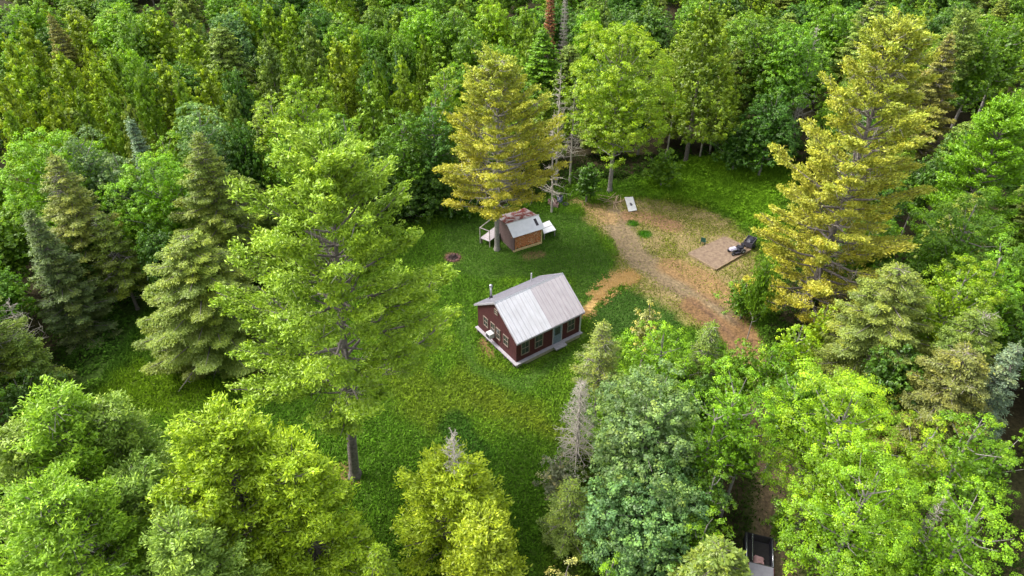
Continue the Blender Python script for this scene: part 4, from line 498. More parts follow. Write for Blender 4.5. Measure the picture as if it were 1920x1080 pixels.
('maple', -7.37, 76.72, 19.0, 2.75, 0.1, 'lime', "tree with pale yellow tips above the yellow pine's left side", None, 1, {'seed': 83}),
('maple', -14.47, 73.63, 9.0, 3.1, 0.05, 'deep', 'dark green tree between the white pine and the yellow pine', None, 1, {'seed': 84}),
('maple', -9.75, 73.6, 7.5, 3.74, 0.04, 'deep', 'dark green tree low on the left of the yellow pine', None, 1, {'seed': 85}),
('maple', -12.09, 71.89, 5.0, 3.41, 0.02, 'deep', 'dark green bushy tree at the clearing edge behind the white pine', None, 1, {'seed': 86}),
('maple', -6.18, 72.46, 4.0, 2.5, 0.02, 'deep', 'dark green bushy tree left of the woodshed', None, 1, {'seed': 87}),
('snag', 5.59, 79.8, 15.5, 2.55, 0.25, 'grey', "grey leafless tree just right of the yellow pine's top", None, 1, {'seed': 88}),
('snag', 7.33, 79.38, 13.8, 2.24, 0.3, 'grey', 'tall bare pole tree left of the lime green tree', None, 1, {'seed': 89, 'dens': 1}),
('snag', 4.75, 72.7, 13.0, 2.41, 0.15, 'grey', 'brownish dead conifer between the yellow pine and the bare pole tree', None, 1, {'seed': 90}),
('deadspruce', 8.16, 112.28, 17.0, 0.91, 0.1, 'grey', 'grey dead spire at the top edge', None, 1, {'seed': 91}),
('spruce', 5.76, 112.28, 17.0, 1.08, 0.05, 'rust', 'orange-red dying conifer at the top edge', None, 1, {'seed': 92}),
('maple', 31.69, 90.65, 19.0, 4.52, 0.25, 'green', 'green tree right of the broad olive conifer at the forest edge', None, 1, {'seed': 93}),
('maple', 34.18, 86.15, 19.0, 4.01, 0.35, 'green', 'green tree with bare forked limbs between the olive conifer and the huge pine', None, 1, {'seed': 94}),
('snag', 36.74, 86.4, 18.0, 3.69, 0.2, 'grey', 'bare forked trunks seen among the green trees left of the huge pine', None, 1, {'seed': 95, 'rz': 1.0}),
('maple', 31.89, 81.4, 13.0, 3.93, 0.1, 'deep', 'dark green tree above the bright fern bank', None, 1, {'seed': 96}),
('maple', 28.87, 82.95, 8.0, 3.05, 0.02, 'deep', 'low dark bushy tree at the top of the fern bank', None, 1, {'seed': 97}),
('maple', 34.98, 85.09, 6.0, 2.79, 0.02, 'deep', 'low dark bush between the fern bank and the huge pine', None, 1, {'seed': 98}),
('maple', 18.79, 78.83, 6.0, 2.31, 0.02, 'green', 'low green bush at the foot of the olive conifer', None, 1, {'seed': 99}),
('maple', 9.08, 75.26, 6.0, 1.75, 0.02, 'deep', "low dark bush left of the lime green tree's trunk", None, 1, {'seed': 100}),
('maple', 58.56, 87.9, 19.0, 3.22, 0.3, 'green', 'green tree with a forked pale trunk near the upper right corner', None, 1, {'seed': 101}),
('maple', 64.4, 91.84, 19.0, 2.81, 0.3, 'green', 'green tree at the upper right corner', None, 1, {'seed': 102}),
('cedar', -66.06, 109.15, 14.0, 3.93, 0.15, 'cedar', 'pointed yellow-green cedar below the top left maple', 'far forest trees', 0, {}),
('cedar', -68.7, 101.18, 14.0, 3.26, 0.15, 'cedar', 'yellow-green cedar near the upper left corner', 'far forest trees', 0, {}),
('cedar', -67.54, 95.02, 14.0, 2.51, 0.15, 'cedar', 'yellow-green cedar cut by the left edge in the third row', 'far forest trees', 0, {}),
('cedar', -52.36, 106.93, 14.0, 4.23, 0.15, 'cedar', 'large pointed cedar at the top, left of centre of the cedar stand', 'far forest trees', 0, {}),
('cedar', -45.88, 101.69, 14.0, 3.54, 0.15, 'cedar', 'cedar beside the large pointed one at the top', 'far forest trees', 0, {}),
('cedar', -58.41, 90.68, 14.0, 2.99, 0.15, 'cedar', 'cedar directly under the pointed cedar of the upper left', 'far forest trees', 0, {}),
('cedar', -55.2, 91.1, 14.0, 2.27, 0.15, 'cedar', 'narrow cedar in the fourth row of the left stand', 'far forest trees', 0, {}),
('cedar', -51.7, 87.05, 14.0, 3.05, 0.15, 'cedar', 'full cedar right of the narrow one in the left stand', 'far forest trees', 0, {}),
('cedar', -51.2, 89.86, 14.0, 2.49, 0.15, 'cedar2', 'cedar behind the full cedar in the left stand', 'far forest trees', 0, {}),
('cedar', -61.16, 85.89, 14.0, 3.1, 0.15, 'cedar', 'broad cedar near the left edge, above the wide bright tree', 'far forest trees', 0, {}),
('cedar', -59.94, 80.43, 14.0, 2.58, 0.15, 'cedar', 'cedar half cut by the left edge', 'far forest trees', 0, {}),
('cedar', -43.93, 87.44, 14.0, 3.69, 0.15, 'cedar', 'broadest cedar in the middle of the left stand', 'far forest trees', 0, {}),
('cedar', -38.2, 85.89, 14.0, 2.87, 0.15, 'cedar', 'cedar left of the dark brownish one', 'far forest trees', 0, {}),
('cedar', -52.16, 76.29, 14.0, 2.83, 0.15, 'cedar', 'cedar just above the rounded blue-green tree', 'far forest trees', 0, {}),
('cedar', -45.18, 76.29, 14.0, 2.34, 0.15, 'cedar2', 'olive-tinged cedar above the tiny blue spruce', 'far forest trees', 0, {}),
('cedar', -42.04, 73.21, 14.0, 2.13, 0.15, 'olive', 'olive cedar right behind the tiny blue spruce', 'far forest trees', 0, {}),
('cedar', -31.24, 75.19, 14.0, 2.31, 0.15, 'olive', 'olive cedar between the pale sage tree and the vivid trees', 'far forest trees', 0, {}),
('cedar', -37.37, 112.04, 14.0, 2.96, 0.15, 'cedar', 'cedar at the top edge above the vivid green trees', 'far forest trees', 0, {}),
('cedar', -33.97, 111.45, 14.0, 3.33, 0.15, 'cedar', 'taller cedar at the top edge, right of its twin', 'far forest trees', 0, {}),
('cedar', -33.24, 95.93, 14.0, 2.95, 0.15, 'olive', 'rounded olive cedar above the vivid green trees', 'far forest trees', 0, {}),
('cedar', -28.71, 101.69, 14.0, 3.09, 0.15, 'olive', 'olive cedar right of the rounded olive one', 'far forest trees', 0, {}),
('cedar', -23.32, 94.57, 14.0, 3.01, 0.15, 'cedar', 'cedar left of the forked-top cedar in the centre stand', 'far forest trees', 0, {}),
('cedar', -21.87, 98.26, 14.0, 3.18, 0.15, 'cedar', 'cedar with the highest tip of the centre stand', 'far forest trees', 0, {}),
('cedar', -12.03, 96.85, 14.0, 2.04, 0.15, 'cedar2', 'slim cedar above the pale-tipped tree', 'far forest trees', 0, {}),
('cedar', -13.73, 86.85, 14.0, 2.58, 0.15, 'cedar', 'cedar in the gap between the centre stand and the pale-tipped tree', 'far forest trees', 0, {}),
('cedar', -16.68, 85.89, 14.0, 1.94, 0.15, 'cedar2', 'small cedar right of the centre stand', 'far forest trees', 0, {}),
('cedar', -16.49, 78.73, 14.0, 3.05, 0.15, 'cedar2', 'dark cedar low in the centre stand', 'far forest trees', 0, {}),
('cedar', -51.34, 113.53, 14.0, 3.38, 0.15, 'olive', 'olive cedar at the top edge behind the large pointed cedar', 'far forest trees', 0, {}),
('cedar', -40.58, 110.58, 14.0, 2.84, 0.15, 'cedar', 'cedar at the top edge over the dark brownish tree', 'far forest trees', 0, {}),
('cedar', 2.0, 109.72, 14.0, 3.38, 0.15, 'cedar2', 'green cedar at the top edge above the yellow pine', 'far forest trees', 0, {}),
('cedar', 14.37, 113.53, 14.0, 2.9, 0.15, 'olive', 'olive tree at the top edge behind the lime green tree', 'far forest trees', 0, {}),
('cedar', 3.08, 105.04, 14.0, 2.72, 0.15, 'cedar2', 'cedar behind the dark green cone above the yellow pine', 'far forest trees', 0, {}),
('cedar', -58.87, 85.89, 14.0, 2.32, 0.15, 'cedar2', 'cedar in the shade between the left edge cedars', 'far forest trees', 0, {}),
('cedar', -44.16, 81.3, 14.0, 2.23, 0.15, 'cedar2', 'cedar in the hollow left of the broadest cedar', 'far forest trees', 0, {}),
('cedar', -39.13, 80.43, 14.0, 2.21, 0.15, 'cedar2', 'cedar in the hollow right of the broadest cedar', 'far forest trees', 0, {}),
('cedar', -49.28, 77.09, 14.0, 2.36, 0.15, 'cedar2', 'cedar low in the left stand over the blue-green trees', 'far forest trees', 0, {}),
('cedar', -54.72, 72.47, 14.0, 2.05, 0.15, 'cedar', 'cedar at the left edge just above the wide bright tree', 'far forest trees', 0, {}),
('cedar', -23.55, 85.89, 14.0, 2.71, 0.15, 'cedar2', 'cedar behind the vivid green trees on their right', 'far forest trees', 0, {}),
('cedar', -29.57, 94.13, 14.0, 2.49, 0.15, 'cedar2', 'cedar in the shade between the two olive cedars', 'far forest trees', 0, {}),
('maple', -76.49, 114.45, 14.0, 4.14, 0.15, 'bright', 'bright green maple at the upper left corner', 'far forest trees', 0, {}),
('maple', -60.93, 111.16, 14.0, 4.5, 0.15, 'bright', 'bright maple at the top edge between the cedars', 'far forest trees', 0, {}),
('maple', -55.64, 106.38, 14.0, 3.47, 0.15, 'green', 'green maple overlapping the bright one at the top edge', 'far forest trees', 0, {}),
('spruce', -67.13, 105.31, 14.0, 2.67, 0.15, 'brown', 'dark reddish-brown spruce near the upper left corner', 'far forest trees', 0, {}),
('aspen', -42.58, 108.59, 14.0, 3.26, 0.15, 'bluegreen', 'blue-green tree at the top edge left of the olive cedars', 'far forest trees', 0, {}),
('hemlock', -40.43, 99.71, 14.0, 3.54, 0.15, 'olive', 'dark brownish conifer on the right of the cedar stand', 'far forest trees', 0, {}),
('maple', -41.48, 113.53, 14.0, 3.2, 0.15, 'green', 'green tree at the top edge beside the blue-green tree', 'far forest trees', 0, {}),
('maple', -29.86, 111.16, 14.0, 3.6, 0.15, 'deep', 'dark green tree at the top edge over the centre stand', 'far forest trees', 0, {}),
('maple', -24.75, 106.38, 14.0, 3.3, 0.15, 'bright', 'bright green tree right behind the centre stand', 'far forest trees', 0, {}),
('maple', -21.12, 102.44, 14.0, 2.7, 0.15, 'green', 'green tree right of the bright one behind the centre stand', 'far forest trees', 0, {}),
('maple', -18.1, 102.44, 14.0, 2.27, 0.15, 'green', 'small round green tree in the dark hollow', 'far forest trees', 0, {}),
('maple', -15.38, 99.95, 14.0, 2.23, 0.15, 'green', 'round green tree right of the dark hollow', 'far forest trees', 0, {}),
('maple', -13.97, 109.72, 14.0, 3.74, 0.15, 'bright', 'large round green tree at the top above the slim cedar', 'far forest trees', 0, {}),
('maple', -8.82, 110.29, 14.0, 3.31, 0.15, 'green', 'round green tree at the top right of the large round one', 'far forest trees', 0, {}),
('maple', -3.13, 113.84, 14.0, 3.48, 0.15, 'lime', 'bright lime tree at the top edge above the yellow pine', 'far forest trees', 0, {}),
('maple', -5.6, 101.18, 14.0, 3.34, 0.15, 'green', "green tree left above the yellow pine's top", 'far forest trees', 0, {}),
('spruce', -14.92, 89.86, 14.0, 0.61, 0.15, 'blue', 'minute grey-green spire in the dark hollow', 'far forest trees', 0, {}),
('spruce', 4.13, 99.71, 14.0, 4.12, 0.15, 'green', "dark green cone above the yellow pine's right side", 'far forest trees', 0, {}),
('maple', 11.89, 110.58, 14.0, 2.69, 0.15, 'bright', 'bright tree at the top edge left of the lime green tree', 'far forest trees', 0, {}),
('maple', 21.62, 112.63, 14.0, 4.09, 0.15, 'deep', 'dark green tree at the top edge right of the lime green tree', 'far forest trees', 0, {}),
('maple', 65.46, 109.72, 14.0, 4.0, 0.15, 'deep', 'dark green tree at the top between the yellow-green spire and the right corner', 'far forest trees', 0, {}),
('maple', 58.47, 98.26, 14.0, 2.28, 0.15, 'bright', 'small bright tree behind the brown-olive spruce', 'far forest trees', 0, {}),
('maple', 35.0, 107.75, 14.0, 3.95, 0.15, 'green', 'green tree at the top just right of the olive conifer', 'far forest trees', 0, {}),
('maple', 49.55, 112.04, 14.0, 4.07, 0.15, 'green', "green tree at the top left of the huge pine's top", 'far forest trees', 0, {}),
('maple', -51.26, 93.03, 14.0, 2.73, 0.15, 'bright', 'bright green tree in the gap among the left cedars', 'far forest trees', 0, {}),
('maple', -47.19, 86.85, 14.0, 2.07, 0.15, 'green', 'green tree in the hollow among the left cedars', 'far forest trees', 0, {}),
('maple', -17.8, 90.89, 14.0, 2.3, 0.15, 'deep', 'dark tree under the round green trees', 'far forest trees', 0, {}),
('maple', -7.2, 85.89, 14.0, 2.94, 0.15, 'green', 'green tree behind the pale-tipped tree', 'far forest trees', 0, {}),
('maple', -1.41, 94.13, 14.0, 3.15, 0.15, 'green', "green tree straight behind the yellow pine's top", 'far forest trees', 0, {}),
('maple', -34.07, 84.0, 14.0, 2.17, 0.15, 'deep', 'dark green tree in the shade left of the vivid trees', 'far forest trees', 0, {}),
('maple', -28.68, 68.93, 14.0, 2.18, 0.15, 'deep', 'dark green tree in the shade under the olive cedar', 'far forest trees', 0, {}),
('maple', -22.66, 66.94, 14.0, 2.75, 0.15, 'green', 'green tree in the shade left behind the white pine', 'far forest trees', 0, {}),
('maple', 60.78, 113.53, 14.0, 3.66, 0.15, 'deep', 'dark tree at the top edge behind the yellow-green spire', 'far forest trees', 0, {}),
('hemlock', 28.48, 89.86, 14.0, 3.42, 0.15, 'olive', 'olive conifer on the right flank of the broad olive conifer', 'far forest trees', 0, {}),
('hemlock', 22.11, 91.95, 14.0, 3.09, 0.15, 'brownolive', 'brownish conifer between the lime green tree and the olive conifer', 'far forest trees', 0, {}),
('maple', 46.26, 65.65, 14.0, 2.71, 0.15, 'deep', 'dark green tree in the gap below the leaning pine', 'far forest trees', 0, {}),
('maple', 44.5, 67.85, 10.0, 2.2, 0.15, 'deep', 'dark tree low behind the huge yellow pine', 'far forest trees', 0, {}),
('maple', 22.0, 49.73, 10.0, 1.02, 0.15, 'green', "green bush under the huge yellow pine's left limbs", 'far forest trees', 0, {}),
('maple', -40.76, 54.02, 10.0, 2.96, 0.15, 'deep', 'dark tree in the shade of the left spruces', 'far forest trees', 0, {}),
('maple', -32.61, 54.02, 10.0, 2.15, 0.15, 'deep', 'dark green tree in the shade left of the drooping conifer', 'far forest trees', 0, {}),
('maple', 28.36, 38.09, 10.0, 2.38, 0.15, 'deep', 'dark green tree in the gap right of the large lime-tipped maple', 'far forest trees', 0, {}),
('maple', 20.89, 35.32, 10.0, 2.29, 0.15, 'green', 'green tree behind the large lime-tipped maple', 'far forest trees', 0, {}),
('maple', 13.44, 34.8, 10.0, 1.44, 0.15, 'deep', 'dark tree below the dead-topped small spruce', 'far forest trees', 0, {}),
('maple', 16.86, 38.09, 10.0, 1.73, 0.15, 'green', 'green tree at the bottom end of the visible dirt drive', 'far forest trees', 0, {}),
('maple', 40.45, 45.89, 10.0, 2.66, 0.15, 'green', 'green tree at the right edge below the lime tree', 'far forest trees', 0, {}),
('maple', 38.44, 52.25, 10.0, 2.37, 0.15, 'green', 'green tree between the huge pine and the lime tree', 'far forest trees', 0, {}),
('maple', 34.08, 45.16, 10.0, 1.92, 0.15, 'bright', 'bright tree right above the wide olive-brown conifer', 'far forest trees', 0, {}),
('maple', 32.54, 30.91, 9.0, 1.98, 0.05, 'green', 'green tree at the right edge above the bottom right corner tree', None, 1, {'seed': 160}),
('maple', 15.0, 30.6, 9.0, 1.53, 0.45, 'green', 'small green maple crown closing over the drive above the pickup truck', None, 1, {'seed': 161}),
('snag', 25.54, 87.14, 11.0, 0.7, 0.6, 'grey', 'thin dark trunk among the bare trunks under the olive conifer', 'bare trunks at the forest edge', 1, {'seed': 200}),
('snag', 27.06, 88.11, 11.0, 0.7, 0.6, 'grey', 'thin dark trunk among the bare trunks under the olive conifer', 'bare trunks at the forest edge', 1, {'seed': 201}),
('snag', 29.12, 88.76, 11.0, 0.71, 0.6, 'grey', 'thin dark trunk among the bare trunks under the olive conifer', 'bare trunks at the forest edge', 1, {'seed': 202}),
('snag', 30.77, 89.76, 11.0, 0.71, 0.6, 'grey', 'thin dark trunk among the bare trunks under the olive conifer', 'bare trunks at the forest edge', 1, {'seed': 203}),
('snag', 20.16, 83.73, 11.0, 0.67, 0.6, 'grey', 'thin dark trunk among the bare trunks under the olive conifer', 'bare trunks at the forest edge', 1, {'seed': 204}),
('aspen', 8.58, 27.5, 9.0, 4.25, 0.0, 'sage', 'lower grey-green aspen crown at the bottom edge under the big aspen', None, 1, {'seed': 141, 'leaf': 0.13}),
('pine', -27.53, 25.67, 14.0, 3.15, 0.03, 'pinedk', 'green pine cut by the left edge near the bottom corner', None, 1, {'seed': 142, 'dens': 1.2, 'leaf': 0.13}),
('pine', -20.98, 25.11, 12.0, 2.86, 0.03, 'pinedk', 'dull green pine between the two bottom left pines', None, 1, {'seed': 143, 'dens': 1.2, 'leaf': 0.13}),
('hemlock', -38.88, 41.61, 8.0, 2.36, 0.02, 'olive', 'low shaded conifer under the olive spruce at the left edge', None, 1, {'seed': 144}),
('maple', -37.53, 38.49, 7.0, 2.47, 0.02, 'deep', 'dark bushy tree at the left edge above the bottom pines', None, 1, {'seed': 145}),
('maple', 18.9, 33.6, 12.0, 2.21, 0.3, 'green', 'green maple behind the wide bright maple over the dirt drive', None, 1, {'seed': 146}),
('maple', 11.78, 25.18, 8.0, 1.97, 0.0, 'bright', 'bright green bushes at the bottom edge between the big aspen and the pickup truck', None, 1, {'seed': 150}),
('maple', 18.45, 28.53, 5.0, 1.07, 0.0, 'green', 'low bush on the right bank of the drive by the pickup truck', None, 1, {'seed': 151})]
def sstep(d, a, b): t = np.clip((d-a)/(b-a), 0, 1); return 1-t*t*(3-2*t)
def blend(c, col, w): return c*(1-w[..., None])+np.array(col)*w[..., None]
def zones(x, y):
    """plant colour, grass cover 0..1, plant height, bare colour, for points x, y"""
    x = np.asarray(x, float); y = np.asarray(y, float)
    n1 = fbm(x, y, 5, 11); n2 = fbm(x, y, 1.6, 21); n3 = fbm(x, y, .6, 31)
    dj = (n1-.5)*3.2+(n2-.5)*1.6+(n3-.5)*.7
    clear = poly_d(x, y, CLEAR)+dj
    grass = np.zeros(x.shape+(3,))+np.array((.12, .25, .022))
    grass = blend(grass, (.15, .28, .022), np.clip((n1-.45)*4, 0, 1))
    hgt = np.full(x.shape, .16)
    bare = np.zeros(x.shape+(3,))+np.array((.045, .07, .012))
    cover = np.ones(x.shape)
    for pts, w, col in PATCH:      # soft strokes of other plants, and the tall pine's trunk shadow painted in
        k = sstep(seg_d(x, y, pts)+dj*.9, w*.35, w*1.1); grass = blend(grass, col, k*.85)
    for pts, w, col in LAWN:
        k = sstep(poly_d(x, y, pts)+dj*.35, -.6, .6); grass = blend(grass, col, k*.9); hgt = hgt*(1-k)+.07*k
    k = sstep(poly_d(x, y, FERN)+dj, -.5, 1.); grass = blend(grass, (.17, .33, .02), k); hgt += .14*k
    k = sstep(poly_d(x, y, SCRUB)+dj, -1, 1.5); grass = blend(grass, (.08, .18, .024), k*.9); hgt += .16*k
    # dry yard
    k = sstep(poly_d(x, y, YARD)+dj*1.1, -1.0, 1.0)
    grass = blend(grass, (.21, .24, .03), k*.9); bare = blend(bare, (.20, .15, .07), k); cover *= 1-k*(.45+.5*np.clip((n2-.42)*5, 0, 1)*.7); hgt *= 1-.45*k
    for pts, w, col, cv in SOIL:
        d = seg_d(x, y, pts)+dj*.45*min(1., w/1.2); k = sstep(d, w*.45, w*1.05)
        bare = blend(bare, col, sstep(d, w*.6, w*1.3)); cover *= 1-k*(1-cv)
    dd = seg_d(x, y, SOIL[0][0]); kk = np.exp(-((dd-.85+(n3-.5)*.3)/.26)**2)*np.clip((60-y)/6, 0, 1)*np.clip(n1*2-.3, 0, 1)
    bare = blend(bare, (.10, .06, .04), kk*.9)
    for cx, cy, rr in TUFT:
        k = sstep(np.hypot(x-cx, (y-cy))-rr+dj*.12, -.3, .3); grass = blend(grass, (.05, .17, .008), k); cover = np.maximum(cover, k); bare = blend(bare, (.03, .07, .01), k)
    # floor of the forest
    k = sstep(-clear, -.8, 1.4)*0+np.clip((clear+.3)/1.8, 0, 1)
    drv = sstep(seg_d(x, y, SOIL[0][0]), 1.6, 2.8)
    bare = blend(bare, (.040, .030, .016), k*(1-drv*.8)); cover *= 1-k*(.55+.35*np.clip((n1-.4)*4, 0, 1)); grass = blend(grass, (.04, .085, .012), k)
    return grass, cover, hgt, bare
def grid(x0, x1, y0, y1, st):
    nx, ny = int(round((x1-x0)/st))+1, int(round((y1-y0)/st))+1
    X, Y = np.meshgrid(np.linspace(x0, x1, nx), np.linspace(y0, y1, ny)); i = np.arange(nx-1); j = np.arange(ny-1)
    I, J = np.meshgrid(i, j); a = (J*nx+I).ravel(); return X.ravel(), Y.ravel(), np.stack([a, a+1, a+nx+1, a+nx], 1)
m, nt, out = mat("soil")
bs = N(nt, "ShaderNodeBsdfPrincipled"); nt.links.new(bs.outputs[0], out.inputs[0]); bs.inputs['Roughness'].default_value = .95; bs.inputs['Specular IOR Level'].default_value = .15
ca = N(nt, "ShaderNodeAttribute", attribute_name="col")
n_a = noise(nt, 3.5, 8, .7); n_b = noise(nt, .6, 3)
ra = ramp(nt, n_a.outputs[0], [(.30, (.42, .40, .38)), (.5, (.95, .95, .95)), (.66, (1.6, 1.55, 1.45))]); rb = ramp(nt, n_b.outputs[0], [(.3, (.85, .85, .85)), (.7, (1.15, 1.15, 1.15))])
c = mixc(nt, mixc(nt, ca.outputs['Color'], ra.outputs[0], 1.0, 'MULTIPLY'), rb.outputs[0], 1.0, 'MULTIPLY')
nt.links.new(c, bs.inputs['Base Color']); bp = N(nt, "ShaderNodeBump"); bp.inputs['Strength'].default_value = .5; bp.inputs['Distance'].default_value = .08
nt.links.new(n_a.outputs[0], bp.inputs['Height']); nt.links.new(bp.outputs[0], bs.inputs['Normal']); M['soil'] = m
# one sheet: fine in the middle, coarse out to the horizon
xs = np.concatenate([[-1500, -700, -350, -200, -120], np.arange(-80, -46, 4.), np.arange(-46, 46.01, .3), np.arange(50, 81, 4.), [120, 200, 350, 700, 1500]])
ys = np.concatenate([[-300, -100, -40, 0, 10], np.arange(16, 96.01, .3), np.arange(100, 141, 5.), [170, 230, 350, 700, 1800]])
X, Y = np.meshgrid(xs, ys); nx = len(xs); I, J = np.meshgrid(np.arange(nx-1), np.arange(len(ys)-1)); a = (J*nx+I).ravel()
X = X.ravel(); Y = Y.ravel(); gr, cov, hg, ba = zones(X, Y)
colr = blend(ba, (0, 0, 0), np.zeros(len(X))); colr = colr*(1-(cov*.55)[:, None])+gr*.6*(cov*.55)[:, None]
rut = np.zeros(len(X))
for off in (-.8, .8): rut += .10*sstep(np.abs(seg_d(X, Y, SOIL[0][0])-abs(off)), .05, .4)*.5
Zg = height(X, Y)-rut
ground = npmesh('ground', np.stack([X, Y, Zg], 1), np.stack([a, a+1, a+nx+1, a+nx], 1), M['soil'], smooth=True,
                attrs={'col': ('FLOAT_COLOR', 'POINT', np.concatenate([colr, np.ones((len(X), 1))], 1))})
ground['kind'] = 'structure'

def visible(x, y, mar=60):
    th = R(37); dz = -43.5; z = y*math.cos(th)-dz*math.sin(th); v = y*math.sin(th)+dz*math.cos(th)
    px = 960+1320*x/z; py = 540-1320*v/z
    return (z > 1) & (px > -mar) & (px < 1920+mar) & (py > -mar) & (py < 1080+mar)
# grass: blades over the whole clearing (nobody could count them)
def blades(name, n, seed, region, hmul, leafw, label, cat, use_scrub=False):
    rg = np.random.default_rng(seed); x0, x1, y0, y1 = region
    x = rg.uniform(x0, x1, n); y = rg.uniform(y0, y1, n); k = visible(x, y); x, y = x[k], y[k]
    g, cv, hh, _ = zones(x, y)
    if use_scrub:
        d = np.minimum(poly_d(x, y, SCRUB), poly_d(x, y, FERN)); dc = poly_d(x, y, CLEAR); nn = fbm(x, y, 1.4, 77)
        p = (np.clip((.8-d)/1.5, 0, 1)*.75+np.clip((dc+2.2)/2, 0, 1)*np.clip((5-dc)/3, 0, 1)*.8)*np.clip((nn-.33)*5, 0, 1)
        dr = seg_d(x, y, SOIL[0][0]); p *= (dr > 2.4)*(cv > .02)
        k = rg.random(len(x)) < p; hh = np.full(len(x), 1.)*np.clip(.25+(nn-.35)*2.4, .2, 1)
    else: k = rg.random(len(x)) < cv
    for cx, cy, cw, cl, an in FOOT:
        u = (x-cx)*math.cos(an)+(y-cy)*math.sin(an); v = -(x-cx)*math.sin(an)+(y-cy)*math.cos(an); k &= ~((np.abs(u) < cl) & (np.abs(v) < cw))
    x, y, g, hh = x[k], y[k], g[k], hh[k]; n = len(x); z = height(x, y)
    j = np.clip(rg.normal(1, .10, (n, 1)), .6, 1.5)
    if use_scrub:
        q = 9; ii = np.repeat(np.arange(n), q); z0 = z[ii]+hh[ii]*rg.uniform(.25, 1., n*q)*hmul
        P = np.stack([x[ii]+rg.normal(0, .22, n*q), y[ii]+rg.normal(0, .22, n*q), z0], 1)
        V, Fq = cards(P, unit(rg.normal(0, .5, (n*q, 3))+[0, 0, 1]), rg.normal(0, 1, (n*q, 3)), leafw*rg.uniform(.7, 1.2, n*q), rg.uniform(.4, .7, n*q))
    else:
        ii = np.arange(n); s = hh*hmul*rg.uniform(.6, 1.3, n); up = unit(np.stack([rg.normal(0, .6, n), rg.normal(0, .6, n), np.ones(n)], 1))
        P = np.stack([x, y, z], 1)+up*s[:, None]*.8; a = rg.uniform(0, 6.283, n); nm = np.stack([np.cos(a), np.sin(a), rg.uniform(0, 1.4, n)], 1)
        V, Fq = cards(P, unit(nm), up, s, leafw/np.maximum(s, .05)*rg.uniform(.6, 1.2, n))
    fn = len(Fq); cc = np.concatenate([(g*j)[ii], np.ones((fn, 1))], 1)
    tn = np.clip(rg.normal(.46, .15, fn)+.45*(fbm(V[::4, 0], V[::4, 1], 1.1, 55)-.5), 0, 1)
    o = npmesh(name, V, Fq, M['plant'], attrs={'tint': ('FLOAT', 'FACE', tn), 'col': ('FLOAT_COLOR', 'FACE', cc)})
    return tag(o, label, cat, kind='stuff')
m, nt, out = mat("plant")
ca = N(nt, "ShaderNodeAttribute", attribute_name="col"); at_ = N(nt, "ShaderNodeAttribute", attribute_name="tint")
r_ = ramp(nt, at_.outputs['Fac'], [(0, (.42, .48, .5)), (.5, (.95, .95, .95)), (1, (1.8, 1.7, 1.4))])
c = mixc(nt, ca.outputs['Color'], r_.outputs[0], 1.0, 'MULTIPLY')
d_ = N(nt, "ShaderNodeBsdfDiffuse"); t_ = N(nt, "ShaderNodeBsdfTranslucent"); mx = N(nt, "ShaderNodeMixShader"); mx.inputs[0].default_value = .3
nt.links.new(c, d_.inputs[0]); nt.links.new(c, t_.inputs[0]); nt.links.new(d_.outputs[0], mx.inputs[1]); nt.links.new(t_.outputs[0], mx.inputs[2]); nt.links.new(mx.outputs[0], out.inputs[0]); M['plant'] = m
blades('grass', 620000, 1, (-36, 36, 22, 88), 1.0, .05, 'short green and yellow-green meadow grass covering the clearing', 'grass')
blades('undergrowth', 60000, 2, (-48, 44, 22, 95), .8, .15, 'leafy low ferns and brambles along the clearing edge and forest floor', 'undergrowth', True)

# ------------------------------------------------------------ materials of the built things
def siding(name, c, band=.14):
    m, nt, out = mat(name); b = N(nt, "ShaderNodeBsdfPrincipled"); nt.links.new(b.outputs[0], out.inputs[0]); b.inputs['Roughness'].default_value = .85
    tc = N(nt, "ShaderNodeTexCoord"); sp = N(nt, "ShaderNodeSeparateXYZ"); nt.links.new(tc.outputs['Object'], sp.inputs[0])
    mm = N(nt, "ShaderNodeMath", operation='DIVIDE'); nt.links.new(sp.outputs[2], mm.inputs[0]); mm.inputs[1].default_value = band
    fr = N(nt, "ShaderNodeMath", operation='FRACT'); nt.links.new(mm.outputs[0], fr.inputs[0])
    n = noise(nt, 5, 5); r1 = ramp(nt, fr.outputs[0], [(0, (.35, .35, .35)), (.18, (1, 1, 1))]); r2 = ramp(nt, n.outputs[0], [(.3, (.7, .7, .7)), (.7, (1.3, 1.3, 1.3))])
    nt.links.new(mixc(nt, mixc(nt, c, r1.outputs[0], 1., 'MULTIPLY'), r2.outputs[0], 1., 'MULTIPLY'), b.inputs['Base Color'])
    bp = N(nt, "ShaderNodeBump"); bp.inputs['Distance'].default_value = .02; nt.links.new(fr.outputs[0], bp.inputs['Height']); nt.links.new(bp.outputs[0], b.inputs['Normal'])
    return m
M['red'] = siding('red_siding', (.070, .0105, .012))
